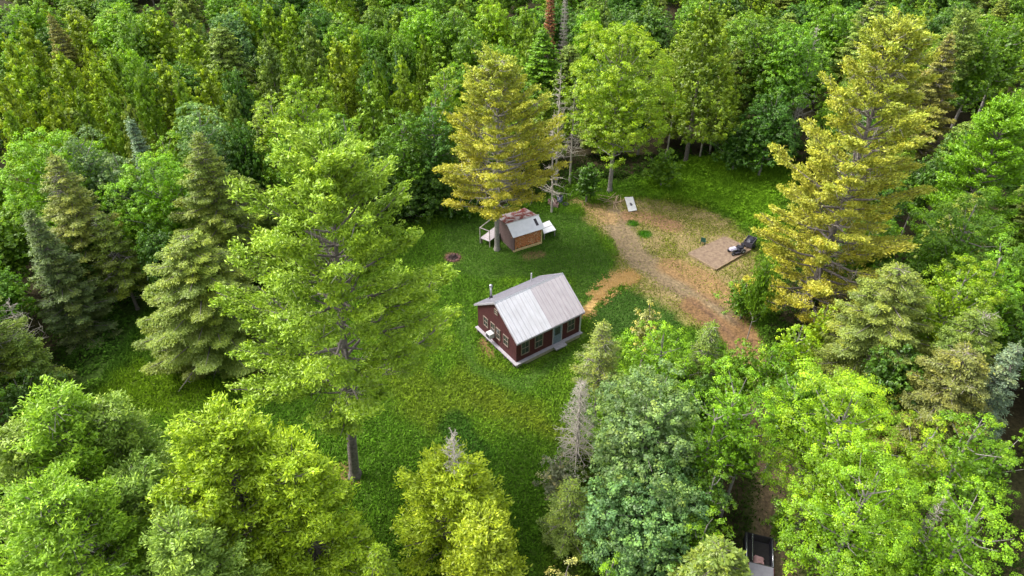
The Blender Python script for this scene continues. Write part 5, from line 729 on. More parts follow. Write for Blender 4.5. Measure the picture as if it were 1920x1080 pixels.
def roofing(name, c, pitch=.455):
    m = simple(name, c, .5, .1, .07, 1.2); nt = m.node_tree; b = [n for n in nt.nodes if n.type == 'BSDF_PRINCIPLED'][0]
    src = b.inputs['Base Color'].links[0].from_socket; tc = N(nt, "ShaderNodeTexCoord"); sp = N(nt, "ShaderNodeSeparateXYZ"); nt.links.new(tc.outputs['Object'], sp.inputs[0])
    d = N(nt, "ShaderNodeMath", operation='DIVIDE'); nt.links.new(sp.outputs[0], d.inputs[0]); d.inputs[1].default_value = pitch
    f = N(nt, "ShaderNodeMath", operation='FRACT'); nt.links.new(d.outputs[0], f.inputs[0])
    r = ramp(nt, f.outputs[0], [(0, (.74, .74, .76)), (.13, (.78, .78, .8)), (.2, (1, 1, 1))])  # dark stripes along the sheet, painted in for the shade of the ribs
    mp = N(nt, "ShaderNodeMapping"); mp.inputs['Scale'].default_value = (3, .35, .35); nt.links.new(tc.outputs['Object'], mp.inputs[0])
    ns = N(nt, "ShaderNodeTexNoise"); ns.inputs['Scale'].default_value = 2.2; ns.inputs['Detail'].default_value = 5; nt.links.new(mp.outputs[0], ns.inputs['Vector'])
    r2 = ramp(nt, ns.outputs[0], [(.35, (.92, .90, .89)), (.6, (1.03, 1.03, 1.03))])
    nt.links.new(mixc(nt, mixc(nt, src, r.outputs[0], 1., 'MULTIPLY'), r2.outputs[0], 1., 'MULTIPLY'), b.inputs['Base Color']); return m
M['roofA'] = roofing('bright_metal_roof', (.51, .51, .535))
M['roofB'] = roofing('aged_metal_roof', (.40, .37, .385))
M['roofC'] = simple('grey_shingle_roof', (.17, .165, .19), .85, 0, .15, 3)
M['trim'] = simple('grey_trim', (.29, .27, .29), .8, var=.15)
M['white'] = simple('white_paint', (.43, .43, .43), .5, var=.08)
M['conc'] = simple('concrete', (.40, .35, .25), .9, var=.25, bump=.3)
M['dark'] = simple('dark_void', (.02, .018, .018), .9)
M['glass'] = simple('window_glass', (.045, .05, .05), .12, 0, .3, 3)
M['frame'] = simple('window_frame', (.20, .15, .12), .7)
M['door'] = simple('blue_grey_door', (.12, .15, .20), .6)
M['shedmetal'] = simple('shed_sheet_metal', (.70, .70, .73), .5, .1, .08, 2)
M['steel'] = simple('galvanised_steel', (.45, .45, .46), .35, .8, .1)
M['rust'] = simple('rusty_roof', (.20, .035, .025), .9, .0, scale=1.7, c2=(.34, .29, .29))
_r = [n for n in M['rust'].node_tree.nodes if n.type == 'VALTORGB'][0].color_ramp.elements; _r[0].position = .46; _r[1].position = .56
M['oldwood'] = simple('weathered_boards', (.13, .085, .08), .9, var=.4, scale=7)
M['greywood'] = simple('grey_wood', (.34, .30, .28), .9, var=.3, scale=5)
M['whitewood'] = simple('flaking_white_boards', (.42, .36, .38), .9, scale=9, c2=(.60, .55, .56))
M['log'] = simple('split_firewood', (.40, .12, .035), .85, scale=4, c2=(.74, .34, .13))
M['edge'] = simple('dull_edge_board', (.26, .19, .11), .9, var=.3, scale=4)
M['paleLog'] = simple('pale_split_face', (.62, .40, .22), .85, var=.25, scale=5)
M['yelwood'] = simple('fresh_lumber', (.55, .42, .20), .8, var=.15)
M['sky'] = simple('skylight_glass', (.03, .025, .03), .2)
M['osb'] = simple('plywood_deck', (.15, .095, .065), .85, scale=3.2, c2=(.235, .17, .11))
M['black'] = simple('black_plastic', (.018, .018, .028), .45)
M['dkgrey'] = simple('charcoal_plastic', (.05, .045, .06), .6)
M['lilac'] = simple('pale_grey_metal', (.40, .38, .48), .5)
M['dkgreen'] = simple('dark_green_paint', (.012, .07, .05), .5)
M['redpaint'] = simple('red_car_paint', (.10, .005, .008), .3, 0, .1)
M['tyre'] = simple('rubber', (.02, .02, .02), .9)
M['chrome'] = simple('chrome', (.6, .6, .62), .25, .9, .05)
M['ash'] = simple('ash', (.07, .04, .035), .95, scale=4, c2=(.02, .012, .012))
M['stone'] = simple('fire_stone', (.12, .06, .05), .95, bump=.4)
M['pink'] = simple('faded_pink_plastic', (.38, .22, .22), .7)
M['blue'] = simple('faded_blue_plastic', (.09, .13, .24), .6)
M['straw'] = leafmat('straw_stalk', altf=.5, trans=.1, lo=.6, hi=1.3, yel=(1, 1, .9))
M['sticks'] = simple('pale_sticks', (.42, .30, .20), .9, var=.3)

# ------------------------------------------------------------ the cabin
CX, CY, YAW, W_, L_, FL, EV, RG = .38, 45.908, .62, 6.13, 7.29, .65, 2.7, 4.824
cab = thing('cabin', 'dark red cabin with a pale metal roof in the middle of the clearing', 'cabin', (CX, CY, 0), YAW)
S_ = (RG-EV)/(W_/2)
bm = bmesh.new(); prism(bm, [(0, 0, FL), (0, W_, FL), (0, W_, FL+EV), (0, W_/2, FL+RG), (0, 0, FL+EV)], (1, 0, 0), L_); obj('wall', bm, M['red'], cab)
ov, og = .356, .155
def slope(u0, u1, front, t0, t1, mname, ribs, nm):
    """a roof sheet u0..u1 with standing ribs, thickness t0..t1 above the rafters"""
    bm = bmesh.new(); sg = 1 if front else -1
    def q(v, dz): vv = v if front else W_-v; return (vv, FL+EV+v*S_+dz)
    v0, v1 = -ov, W_/2
    def slab(a, b, d0, d1):
        y0, z0 = q(v0, 0); y1, z1 = q(v1, 0)
        prism(bm, [(a, y0, z0+d0), (a, y1, z1+d0), (a, y1, z1+d1), (a, y0, z0+d1)], (1, 0, 0), b-a)
    slab(u0, u1, t0, t1)
    if ribs:
        k = int((u1-u0)/.23)
        for i in range(1, k+1):
            u = u0+(u1-u0)*i/(k+1); slab(u-.03, u+.03, t1-.001, t1+.035)
    return obj(nm, bm, M[mname], cab)
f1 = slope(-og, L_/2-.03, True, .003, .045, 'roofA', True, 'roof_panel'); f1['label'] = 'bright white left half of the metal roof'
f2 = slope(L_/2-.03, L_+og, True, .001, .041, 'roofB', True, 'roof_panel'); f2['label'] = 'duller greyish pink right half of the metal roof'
f3 = slope(-og, L_+og, False, .002, .043, 'roofC', True, 'roof_panel'); f3['label'] = 'dark grey back slope of the roof'
bm = bmesh.new(); zr = FL+RG
prism(bm, [(-og-.02, W_/2-.14, zr-.045), (-og-.02, W_/2, zr+.085), (-og-.02, W_/2+.14, zr-.045), (-og-.02, W_/2+.14, zr-.075), (-og-.02, W_/2, zr+.05), (-og-.02, W_/2-.14, zr-.075)], (1, 0, 0), L_+2*og+.04); obj('ridge_cap', bm, M['steel'], cab)
for u in (-og-.035, L_+og+.002):      # barge boards
    bm = bmesh.new()
    for fr in (True, False):
        pts = [(-ov, -.16), (W_/2, -.16), (W_/2, .05), (-ov, .05)]
        prism(bm, [(u, (v if fr else W_-v)+(0 if fr else 0), FL+EV+v*S_+dz) for v, dz in pts], (1, 0, 0), .033)
    obj('barge_board', bm, M['trim'], cab)
obj('fascia', bx((-og, L_+og, -ov-.03, -ov-.003, FL+EV-ov*S_-.12, FL+EV-ov*S_+.02)), M['trim'], cab)
# skirt ledge, foundation, near-black block painting in the shade of the crawl space
obj('ledge', bx((-.30, L_+.1, -.34, -.004, FL-.10, FL), (-.30, -.004, -.004, W_+.1, FL-.10, FL-.003)), M['trim'], cab)
obj('foundation', bx((0, L_, -.10, .12, -.3, FL-.102)), M['conc'], cab)
obj('crawl_space_shade', bx((.03, L_-.03, .13, W_, -.3, FL-.004)), M['dark'], cab)
for v in (.2, 1.6, 3., 4.5, 6.0): obj('ledge_post', bx((-.2, -.06, v-.07, v+.07, -.3, FL-.103)), M['oldwood'], cab)
def window(plane, a0, a1, z0, z1, rows=3):
    """plane 'f' front (y=0) or 'g' gable (x=0)"""
    def B(bm, p0, p1, q0, q1, d0, d1):
        if plane == 'f': box(bm, p0, p1, -d1, -d0, FL+q0, FL+q1)
        else: box(bm, -d1, -d0, p0, p1, FL+q0, FL+q1)
    bm = bmesh.new(); t = .07
    B(bm, a0, a0+t, z0, z1, .0, .06); B(bm, a1-t, a1, z0, z1, .0, .06); B(bm, a0+t, a1-t, z0, z0+t, .0, .07); B(bm, a0+t, a1-t, z1-t, z1, .0, .06)
    zm = (z0+z1)/2; B(bm, a0+t, a1-t, zm-.03, zm+.03, .0, .05); am = (a0+a1)/2
    B(bm, am-.012, am+.012, z0+t, zm-.03, .0, .04); B(bm, am-.012, am+.012, zm+.03, z1-t, .0, .04)
    w = obj('window', bm, M['frame'], cab)
    bm = bmesh.new(); B(bm, a0+t, a1-t, z0+t, z1-t, -.01, .022); obj('pane', bm, M['glass'], w); return w
window('g', 4.37, 5.15, .92, 1.98); window('g', 3.28, 3.95, .80, 2.08); window('g', 2.42, 3.10, .74, 2.02); window('g', 1.18, 1.96, .88, 2.0)
window('f', .50, 1.40, .55, 2.0); window('f', 2.0, 2.92, .55, 2.05); window('f', 5.72, 6.60, .66, 2.02)
wa = window('g', 2.80, 3.33, 3.45, 4.02); wa['label'] = 'small attic window under the ridge'
dr = obj('door', bx((4.12, 5.02, -.045, .0, FL+.01, FL+2.03)), M['door'], cab)
obj('pane', bx((4.28, 4.86, -.058, -.047, FL+1.0, FL+1.85)), M['glass'], dr)
bm = bmesh.new(); rod(bm, (4.22, -.05, FL+1.0), (4.22, -.11, FL+1.0), .03); obj('handle', bm, M['steel'], dr)
obj('door_frame', bx((4.02, 4.115, -.06, .0, FL, FL+2.12), (5.025, 5.12, -.06, .0, FL, FL+2.12), (4.115, 5.025, -.06, 0, FL+2.035, FL+2.12)), M['trim'], cab)
obj('door_step', bx((3.95, 5.2, -.75, -.345, FL-.16, FL-.02)), M['trim'], cab)
cpo = obj('corner_post', bx((L_-.10, L_+.06, -.05, .0, FL+.003, FL+EV-.28)), M['white'], cab)
bm = bmesh.new(); zc = FL+RG-(5.8-W_/2)*S_
rod(bm, (1.3, 5.8, zc-.1), (1.3, 5.8, zc+1.35), .10, 12); rod(bm, (1.3, 5.8, zc+1.42), (1.3, 5.8, zc+1.58), .17, 12, .13); rod(bm, (1.3, 5.8, zc+1.30), (1.3, 5.8, zc+1.36), .14, 12)
for k in range(3): rod(bm, (1.3+.09*math.cos(k*2.1), 5.8+.09*math.sin(k*2.1), zc+1.3), (1.3+.09*math.cos(k*2.1), 5.8+.09*math.sin(k*2.1), zc+1.45), .012, 4)
ch = obj('chimney_pipe', bm, M['steel'], cab, True); bm = bmesh.new(); rod(bm, (1.3, 5.8, zc-.1), (1.3, 5.8, zc+.32), .20, 12, .125); obj('pipe_boot', bm, M['dark'], ch)
bm = bmesh.new(); zv = FL+RG-(5.5-W_/2)*S_; rod(bm, (5.7, 5.5, zv-.1), (5.7, 5.5, zv+1.0), .065, 10); obj('vent_pipe', bm, M['white'], cab)
ac = thing('air_conditioner', 'white air conditioner jutting from a window in the gable wall of the red cabin', 'air conditioner', (CX, CY, 0), YAW)
obj('case', bx((-.62, -.075, 3.30, 3.92, FL+.62, FL+1.12)), M['white'], ac)
bm = bmesh.new(); box(bm, -.632, -.621, 3.36, 3.86, FL+.68, FL+1.06)
obj('grille', bm, M['dkgrey'], ac)

# ------------------------------------------------------------ the woodshed
sh = thing('woodshed', 'small weathered woodshed with a half white half rusty roof beside the yellow pine', 'shed', (.14, 64.32, 0), R(29.2))
SL, SD, SE, SR, SV = 3.6, 3.5, 2.05, 3.0, 1.15
sf = (SR-SE)/(SV+.28); sb = .18
obj('side_wall', bx((0, .07, 0, SD, .0, SE-.05)), M['oldwood'], sh); obj('side_wall', bx((SL-.07, SL, 0, SD, .0, SE-.05)), M['oldwood'], sh)
bm = bmesh.new()
for u in (.002, SL-.068): prism(bm, [(u, 0, SE-.05), (u, SD, SE-.05), (u, SD, SR-(SD-SV)*sb-.06), (u, SV, SR-.06), (u, 0, SR-.06-SV*sf)], (1, 0, 0), .066)
obj('gable', bm, M['oldwood'], sh)
obj('back_wall', bx((.075, SL-.075, SD-.06, SD, 0, SR-(SD-SV)*sb-.07)), M['oldwood'], sh)
obj('floor_beam', bx((-.02, SL+.02, -.14, -.01, .02, .26)), M['yelwood'], sh)
obj('corner_post', bx((.0, .12, -.13, -.005, .265, SE-.28)), M['oldwood'], sh); obj('corner_post', bx((SL-.12, SL, -.13, -.005, .265, SE-.28)), M['yelwood'], sh)
def sroof(poly, u0, u1, nm, mname, lab=None):
    bm = bmesh.new(); prism(bm, [(u0, v, z) for v, z in poly], (1, 0, 0), u1-u0); o = obj(nm, bm, M[mname], sh)
    if lab: o['label'] = lab
    return o
rf = sroof([(-.30, SE-.02), (SV, SR), (SV, SR+.05), (-.30, SE+.03)], -.18, SL+.22, 'roof_panel', 'shedmetal', 'smooth white front slope of the roof')
zk = lambda v: SR-(v-SV)*sb
rb = sroof([(SV+.01, zk(SV)-.02), (SD+.45, zk(SD+.45)-.02), (SD+.45, zk(SD+.45)+.03), (SV+.01, zk(SV)+.03)], -.15, SL+.12, 'roof_panel', 'rust', 'rusty red and grey back slope of the roof')
bm = bmesh.new(); rod(bm, (-.3, SV, SR+.03), (SL+.3, SV, SR+.03), .06, 8); obj('ridge_cap', bm, M['white'], sh)
sm = SE-.02+(.35+.3)*((SR-SE)/(SV+.3)); slp = (SR-SE+.02)/(SV+.3)
bm = bmesh.new(); prism(bm, [(3.0, .15, SE-.02+.45*slp+.055), (3.0, .85, SE-.02+1.15*slp+.055), (3.0, .85, SE-.02+1.15*slp+.085), (3.0, .15, SE-.02+.45*slp+.085)], (1, 0, 0), .32); obj('skylight', bm, M['sky'], sh)
# the firewood: a stack stuffed full behind the open front; each split log shows only a few pixels
rgw = random.Random(3); logs = []
proto = []
for k in range(4):
    bm = bmesh.new(); n = 5 if k % 2 else 4
    bmesh.ops.create_cone(bm, cap_ends=True, segments=n, radius1=.085, radius2=.075, depth=.46, matrix=Matrix.Rotation(R(90), 4, 'X'))
    for v in bm.verts: v.co += Vector([rgw.uniform(-.018, .018) for _ in range(3)])
    me = bpy.data.meshes.new('log'); bm.to_mesh(me); bm.free(); me.materials.append(M['log'] if k else M['paleLog']); proto.append(me)
mz = Matrix.Translation((.14, 64.32, 0)) @ Matrix.Rotation(R(29.2), 4, 'Z')
for r_i in range(11):
    for c_i in range(22):
        o = bpy.data.objects.new('firewood_log', proto[rgw.randrange(4)]); COL.objects.link(o)
        loc = mz @ Vector((.20+c_i*.1525+rgw.uniform(-.03, .03)+(.07 if r_i % 2 else 0), .22+rgw.uniform(-.07, .05), .36+r_i*.137+rgw.uniform(-.02, .02)))
        o.location = loc; o.rotation_euler = (rgw.uniform(-.25, .25), rgw.uniform(0, 6.28), R(29.2)+rgw.uniform(-.9, .9)); s = rgw.uniform(.9, 1.2); o.scale = (s, 1, s)
        tag(o, 'split orange-brown firewood log stacked in the open front of the woodshed', 'log', 'firewood logs in the woodshed')
# the grey sheet leaning on trestles to the right of the shed
t = thing('trestle_table', 'low grey sheet-metal table at the right-hand end of the woodshed', 'table', (4.02, 68.05, 0), R(-10))
bm = bmesh.new(); A_ = [(3.30, 68.75), (4.30, 69.55), (4.98, 67.5), (3.58, 66.7)]
mi = Matrix.Rotation(R(10), 4, 'Z') @ Matrix.Translation((-4.02, -68.05, 0))
pp = [mi @ Vector((x, y, .82)) for x, y in A_]; prism(bm, pp, (0, 0, 1), .05); obj('table_top', bm, M['shedmetal'], t)
for i, p in enumerate(pp): q = p*.86; obj('leg', bx((q.x-.04, q.x+.04, q.y-.04, q.y+.04, -.05, .815)), M['greywood'], t)
bm = bmesh.new(); q0 = (pp[0]+pp[3])/2; q1 = (pp[1]+pp[2])/2
rod(bm, (q0.x, q0.y, .885), (q1.x, q1.y, .885), .018, 4); obj('seam', bm, M['dkgrey'], t)
# boarded platform with a rail frame to the left of the shed
d = thing('plank_platform', 'sloping platform of flaking white boards with a bare timber rail left of the woodshed', 'platform', (-2.1, 67.0, 0), R(56))
bm = bmesh.new()
for k in range(9): box(bm, -1.65+k*.36, -1.65+k*.36+.34, -.62, .62, .72, .77)
obj('deck', bm, M['whitewood'], d)
for x, y in ((-1.5, -.55), (1.4, -.55), (-1.5, .55), (1.4, .55)): obj('leg', bx((x-.05, x+.05, y-.05, y+.05, -.05, .715)), M['oldwood'], d)
bm = bmesh.new()
for x, y in ((-1.62, .66), (1.4, .66), (-1.62, -.66)): box(bm, x-.04, x+.04, y-.035, y+.035, -.05, 2.05)
box(bm, -1.66, 1.44, .625, .695, 2.052, 2.12); box(bm, -1.66, -1.58, -.7, .62, 2.052, 2.12)
obj('rail', bm, M['greywood'], d)

# ------------------------------------------------------------ things in the yard
pad = thing('plywood_pad', 'low square wooden floor platform on the dry yard grass', 'platform', (22.9, 63.2, 0), R(0))
mi = Matrix.Translation((-22.9, -63.2, 0)); P4 = [(19.27, 63.74), (21.61, 60.73), (26.4, 64.6), (24.04, 67.06)]
pl = [mi @ Vector((x, y, .0)) for x, y in P4]
bm = bmesh.new(); prism(bm, [p+Vector((0, 0, .20)) for p in pl], (0, 0, 1), .05); obj('deck', bm, M['osb'], pad)
bm = bmesh.new()
for i in range(4):
    a = pl[i]*1.01; b = pl[(i+1) % 4]*1.01; dd = (b-a); L = dd.length; an = math.atan2(dd.y, dd.x)
    box(bm, 0, L-.06, -.05, 0, -.05, .262, Matrix.Translation(a) @ Matrix.Rotation(an, 4, 'Z'))
obj('edge_board', bm, M['edge'], pad)
# ride-on machine
tr_ = thing('lawn_tractor', 'black lawn tractor with a pale hood parked on the wooden platform', 'tractor', (24.55, 63.9, .25), R(200))
bm = bx((.15, .95, -.28, .28, .38, .72)); bmesh.ops.bevel(bm, geom=bm.edges[:], offset=.09, segments=2, affect='EDGES'); obj('hood', bm, M['lilac'], tr_)
bm = bx((-.75, .15, -.38, .38, .34, .50)); bmesh.ops.bevel(bm, geom=bm.edges[:], offset=.05, segments=2, affect='EDGES'); obj('fender', bm, M['black'], tr_)
bm = bx((-.62, -.18, -.24, .24, .52, .64), (-.72, -.60, -.24, .24, .60, .98)); obj('seat', bm, M['black'], tr_)
bm = bmesh.new(); rod(bm, (.10, 0, .5), (-.06, 0, .98), .025)
for k in range(12): a0 = k*math.pi/6; a1 = a0+math.pi/6; rod(bm, (-.06+.08*math.cos(a0), .19*math.sin(a0), .98+.02*math.cos(a0)), (-.06+.08*math.cos(a1), .19*math.sin(a1), .98+.02*math.cos(a1)), .018, 5)
obj('steering_wheel', bm, M['black'], tr_)
for x, rr, w in ((-.5, .27, .22), (.72, .18, .16)):
    for s in (-1, 1):
        bm = bmesh.new(); rod(bm, (x, s*.32, rr), (x, s*(.32+w), rr), rr, 18); wh = obj('wheel', bm, M['tyre'], tr_, False)
        bm = bmesh.new(); rod(bm, (x, s*.33, rr), (x, s*(.335+w), rr), rr*.45, 12); obj('hub', bm, M['lilac'], wh)
obj('mower_deck', bx((-.2, .45, -.52, .52, .12, .26)), M['dkgrey'], tr_)
ct = thing('garden_cart', 'dark charcoal cart box standing behind the lawn tractor at the platform edge', 'cart', (26.35, 65.35, .0), R(55))
bm = bmesh.new(); box(bm, -.75, .75, -.5, .5, .42, .48); box(bm, -.75, -.69, -.5, .5, .48, .98); box(bm, .69, .75, -.5, .5, .48, .98); box(bm, -.69, .69, -.5, -.44, .48, .98); box(bm, -.69, .69, .44, .5, .48, .98)
obj('tub', bm, M['dkgrey'], ct)
bm = bmesh.new(); bmesh.ops.create_icosphere(bm, subdivisions=3, radius=1)
rr_ = random.Random(8)
for v in bm.verts: v.co = Vector((v.co.x*.66, v.co.y*.42, .82+max(v.co.z, -.2)*.32))+Vector([rr_.uniform(-.04, .04) for _ in range(3)])
ta = obj('tarp', bm, M['black'], ct)
for s in (-1, 1):
    bm = bmesh.new(); rod(bm, (0, s*.52, .24), (0, s*.66, .24), .24, 16); obj('wheel', bm, M['tyre'], ct)
bm = bmesh.new(); rod(bm, (-.7, 0, .4), (-1.5, 0, .35), .03); obj('drawbar', bm, M['black'], ct)
g = thing('garden_chair', 'dark green folding garden chair on the dry grass above the wooden platform', 'chair', (21.36, 65.86, gz(21.36, 65.86)), R(150))
obj('seat', bx((-.25, .25, -.25, .22, .40, .44)), M['dkgreen'], g); obj('backrest', bx((-.25, .25, .24, .29, .45, 1.0)), M['dkgreen'], g)
for x in (-.23, .23):
    for y in (-.22, .26): obj('leg', bx((x-.02, x+.02, y-.02, y+.02, -.05, .395)), M['dkgreen'], g)
# white door panel lying on the ground
p = thing('door_panel', 'white door panel lying flat on the dirt near the forest edge', 'panel', (14.4, 74.4, gz(14.4, 74.4)), R(0))
bm = bmesh.new(); prism(bm, [(-.53, 1.62, .10), (-.47, -1.72, .05), (.56, -1.5, .10), (.50, 1.62, .16)], (0, 0, 1), .05); obj('board', bm, M['white'], p)
bm = bmesh.new(); prism(bm, [(-.10, .25, .165), (-.05, -.5, .14), (.22, -.3, .16), (.12, .15, .18)], (0, 0, 1), .02); obj('scrap', bm, M['dkgrey'], p)
# heap of sticks
rs = random.Random(5)
for k in range(16):
    bm = bmesh.new(); L = rs.uniform(.8, 2.6); x, y = 12.6+rs.gauss(0, .7), 75.4+rs.gauss(0, .9); a = rs.uniform(.3, 1.5)*rs.choice([1, 1, -1]); z = gz(x, y)
    rod(bm, (-L/2, 0, 0), (0, rs.uniform(-.05, .05), .03), .035, 5, .03); rod(bm, (0, 0, .03), (L/2, 0, rs.uniform(0, .2)), .03, 5, .015)
    o = obj('branch', bm, M['sticks'], None); o.location = (x, y, z+.08+.02*k*.3); o.rotation_euler = (0, 0, a)
    tag(o, 'pale bare stick lying in the heap below the leafy tree by the forest edge', 'branch', 'sticks in the heap at the forest edge')
# junk behind the shed
bm = bmesh.new(); rod(bm, (0, 0, 0), (0, 0, .9), .32, 20); bl = thing('barrel', 'faded blue barrel at the forest edge behind the woodshed', 'barrel', (5.85, 75.2, gz(5.85, 75.2)))
obj('drum', bm, M['blue'], bl); bm = bmesh.new()
for z in (.05, .33, .62, .88): bmesh.ops.create_cone(bm, cap_ends=True, segments=20, radius1=.345, radius2=.345, depth=.04, matrix=Matrix.Translation((0, 0, z)))
obj('hoop', bm, M['lilac'], bl)
for k, (x, y, lab, mt, s, h_) in enumerate(((4.9, 74.6, 'faded pink crate left of the blue barrel', 'pink', .42, .62), (5.3, 74.1, 'low pinkish crate in front of the blue barrel', 'pink', .3, .4))):
    c_ = thing('crate', lab, 'crate', (x, y, gz(x, y)), .4+k)
    obj('base', bx((-s, s, -s, s, .0, .06)), M[mt], c_)
    for q, bb in enumerate(((-s, s, -s, -s+.04), (-s, s, s-.04, s), (-s, -s+.04, -s+.04, s-.04), (s-.04, s, -s+.04, s-.04))):
        bm = bmesh.new()
        for zz in range(3): box(bm, *bb, .065+zz*h_/3, .065+zz*h_/3+h_/3-.05)
        obj('side_panel', bm, M[mt], c_)
w_ = thing('tyre', 'old black tyre lying beside the blue barrel', 'tyre', (6.5, 74.5, gz(6.5, 74.5)+.12))
bm = bmesh.new(); n1, n2 = 24, 8; vs = [[bm.verts.new(((.30+.11*math.cos(j*2*math.pi/n2))*math.cos(i*2*math.pi/n1), (.30+.11*math.cos(j*2*math.pi/n2))*math.sin(i*2*math.pi/n1), .11*math.sin(j*2*math.pi/n2))) for j in range(n2)] for i in range(n1)]
for i in range(n1):
    for j in range(n2): bm.faces.new((vs[i][j], vs[(i+1) % n1][j], vs[(i+1) % n1][(j+1) % n2], vs[i][(j+1) % n2]))
obj('casing', bm, M['tyre'], w_, True)
# fire pit
fp = thing('fire_pit', 'dark burnt fire pit ringed with reddish stones in the lawn left of the woodshed', 'fire pit', (-6.4, 63.3, gz(-6.4, 63.3)))
bm = bmesh.new(); bmesh.ops.create_cone(bm, cap_ends=True, segments=20, radius1=.6, radius2=.5, depth=.14, matrix=Matrix.Translation((0, 0, .05))); obj('ash_bed', bm, M['ash'], fp)
for k in range(13):
    a = k*2*math.pi/13+rs.uniform(-.1, .1); bm = bmesh.new(); bmesh.ops.create_icosphere(bm, subdivisions=2, radius=1)
    for v in bm.verts: v.co = Vector((v.co.x*.19, v.co.y*.15, v.co.z*.13))*(1+rs.uniform(-.12, .12))
    o = obj('stone', bm, M['stone'], fp); o.location = (.66*math.cos(a), .66*math.sin(a), .05); o.rotation_euler = (0, 0, a)
bm = bmesh.new()
for k in range(6): a = k*1.1; rod(bm, (.5*math.cos(a), .5*math.sin(a), .16), (-.2*math.cos(a+.5), -.2*math.sin(a+.5), .35), .05, 6)
obj('charred_log', bm, M['ash'], fp)
# straw spread over the path: stalks nobody could count
rg = np.random.default_rng(9); n = 26000; tt = rg.random(n); pth = np.array(SOIL[1][0]); ln = np.concatenate([[0], np.cumsum(np.hypot(*np.diff(pth, axis=0).T))]); ln /= ln[-1]
x = np.interp(tt, ln, pth[:, 0])+rg.normal(0, .40, n)*(.8+.6*tt); y = np.interp(tt, ln, pth[:, 1])+rg.normal(0, .40, n)*(.8+.6*tt)
k = fbm(x, y, .8, 3) > .40; x, y = x[k], y[k]; n = len(x); a = rg.uniform(0, 6.28, n)
V, Fq = cards(np.stack([x, y, height(x, y)+rg.uniform(.02, .10, n)], 1), unit(rg.normal(0, .35, (n, 3))+[0, 0, 1]), np.stack([np.cos(a), np.sin(a), rg.normal(0, .2, n)], 1), rg.uniform(.08, .2, n), .18)
o = npmesh('straw', V, Fq, M['straw'], attrs={'tint': ('FLOAT', 'FACE', np.clip(rg.normal(.5, .2, n), 0, 1)), 'alt': ('FLOAT', 'FACE', rg.random(n))}); o.color = (.40, .27, .10, 1)
tag(o, 'golden straw spread along the footpath from the cabin to the dirt drive', 'straw', kind='stuff')

# ------------------------------------------------------------ pickup under the trees
tk = thing('pickup_truck', 'dark red pickup truck with bright bed rails parked on the drive under the trees', 'pickup truck', (16.85, 28.15, gz(16.8, 26)), R(164.3))
bw = .92
bm = bmesh.new()
def tbox(*a): box(bm, *a)
tbox(-bw, bw, 0, 2.35, .48, .56); tbox(-bw, -bw+.16, 0, 2.30, .56, 1.28); tbox(bw-.16, bw, 0, 2.30, .56, 1.28); tbox(-bw+.16, bw-.16, 2.22, 2.30, .56, 1.3)
for f in bm.faces: pass
obj('bed', bm, M['black'], tk)
obj('bed_liner', bx((-bw+.165, bw-.165, .08, 2.2, .565, .60)), M['dark'], tk)
bm = bx((-bw+.02, bw-.02, -.06, -.003, .56, 1.26)); tg = obj('tailgate', bm, M['dark'], tk)
bm = bmesh.new(); rod(bm, (-.1, -.07, 1.0), (.1, -.07, 1.0), .02); obj('handle', bm, M['chrome'], tg)
def prof(pts, x0, x1, nm, mt, par, bev=.03):
    bm = bmesh.new(); prism(bm, [(x0, y, z) for y, z in pts], (1, 0, 0), x1-x0)
    if bev: bmesh.ops.bevel(bm, geom=bm.edges[:], offset=bev, segments=2, affect='EDGES')
    return obj(nm, bm, M[mt], par)
body = prof([(2.33, .45), (5.75, .45), (5.8, .95), (5.6, 1.12), (4.45, 1.22), (2.33, 1.25)], -bw, bw, 'body', 'redpaint', tk, .05)
cbn = prof([(2.36, 1.22), (4.35, 1.20), (3.75, 1.80), (2.62, 1.83)], -bw+.09, bw-.09, 'cab', 'redpaint', tk, .05)
prof([(4.36, 1.26), (3.82, 1.79), (3.86, 1.82), (4.42, 1.27)], -bw+.2, bw-.2, 'windshield', 'glass', tk, 0)
rw = prof([(2.40, 1.30), (2.58, 1.76), (2.54, 1.78), (2.34, 1.30)], -bw+.2, bw-.2, 'rear_window', 'glass', tk, 0)
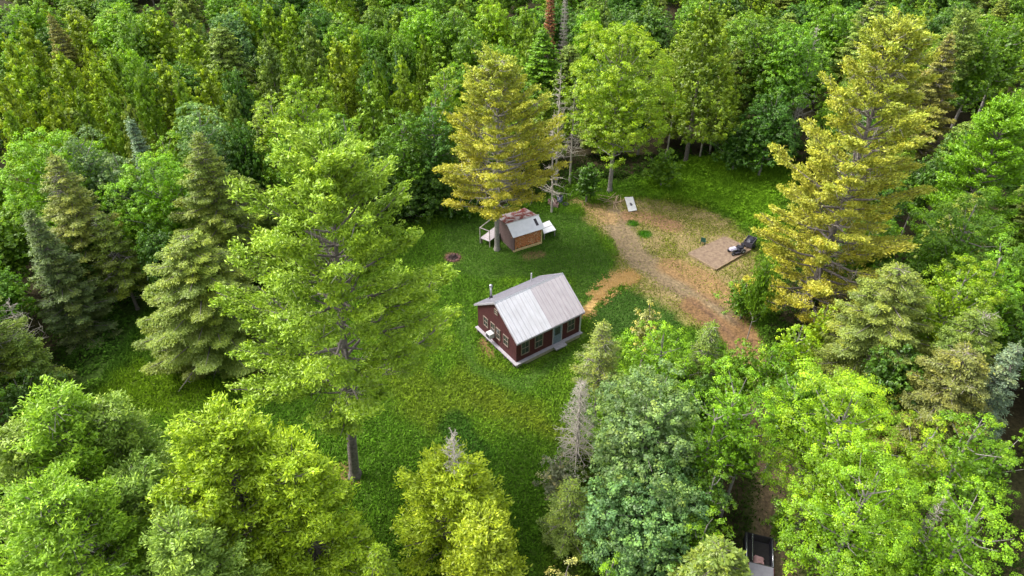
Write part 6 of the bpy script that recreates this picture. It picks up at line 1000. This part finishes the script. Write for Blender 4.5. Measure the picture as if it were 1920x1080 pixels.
for s in (-1, 1):
    prof([(2.75, 1.30), (3.95, 1.28), (3.62, 1.74), (2.78, 1.74)], s*(bw-.08)-.015, s*(bw-.08)+.015, 'side_window', 'glass', tk, 0)
    bm = bmesh.new(); rod(bm, (s*(bw-.08), .08, 1.38), (s*(bw-.08), 2.25, 1.38), .032, 10); rod(bm, (s*(bw-.08), .12, 1.26), (s*(bw-.08), .12, 1.38), .02); rod(bm, (s*(bw-.08), 2.2, 1.26), (s*(bw-.08), 2.2, 1.38), .02)
    obj('bed_rail', bm, M['chrome'], tk, True)
    bm = bx((s*bw, s*(bw+.22), 3.85, 3.95, 1.15, 1.33)) if s > 0 else bx((s*(bw+.22), s*bw, 3.85, 3.95, 1.15, 1.33)); obj('side_mirror', bm, M['black'], tk)
    bm = bx((s*.7-.14, s*.7+.14, -.075, -.062, .75, 1.1)); obj('tail_light', bm, M['redpaint'], tk)
    bm = bx((s*.68-.18, s*.68+.18, 5.77, 5.82, .75, .95)); obj('headlight', bm, M['white'], tk)
    for yy in (1.15, 4.75):
        bm = bmesh.new(); rod(bm, (s*(bw-.22), yy, .38), (s*(bw+.02), yy, .38), .38, 24); w = obj('wheel', bm, M['tyre'], tk); bm = bmesh.new(); rod(bm, (s*(bw-.2), yy, .38), (s*(bw+.03), yy, .38), .2, 14); obj('rim', bm, M['chrome'], w)
obj('bumper', bx((-bw+.05, bw-.05, -.22, -.08, .45, .62)), M['chrome'], tk)
bm = bmesh.new(); rod(bm, (.46, .1, 1.40), (.46, 2.15, 1.40), .03, 8); rod(bm, (.46, .14, .6), (.46, .14, 1.4), .02); rod(bm, (.46, 2.1, .6), (.46, 2.1, 1.4), .02); obj('ladder_bar', bm, M['chrome'], tk)
prof([(2.64, 1.835), (3.72, 1.805), (3.7, 1.83), (2.66, 1.86)], -bw+.16, bw-.16, 'cab_roof', 'roofC', tk, 0)
bg = obj('cargo_bag', bx((-.35, .25, 1.4, 1.95, .61, .95)), M['pink'], None); bg.matrix_world = tk.matrix_basis
bmt = bmesh.new(); bmt.from_mesh(bg.data); bmesh.ops.subdivide_edges(bmt, edges=bmt.edges[:], cuts=3, use_grid_fill=True)
for v in bmt.verts: v.co += Vector([rs.uniform(-.04, .04) for _ in range(3)])
bmt.to_mesh(bg.data); bmt.free(); tag(bg, 'crumpled pinkish sack lying in the bed of the pickup truck', 'sack')


# ------------------------------------------------------------ the trees
for a in TREES: tree(*a)
FILLLAB = {'maple': 'smaller dark green leafy tree filling a gap ', 'cedar': 'smaller dull yellow-green cedar filling a gap ', 'hemlock': 'smaller dark olive conifer filling a gap '}
for k, x, y, h, r, hue, w in FILL: tree(k, x, y, h, r, .15, hue, FILLLAB[k]+WHERE[w], 'smaller trees filling the forest', 0, {})
ROWLAB = {'maple': 'leafy green tree', 'cedar': 'yellow-green cedar', 'hemlock': 'olive conifer'}
for k, x, y, h, r, hue in ROWS: tree(k, x, y, h, r, .15, hue, ROWLAB[k]+' in the farthest forest row at the top edge', 'farthest forest row', 0, {})
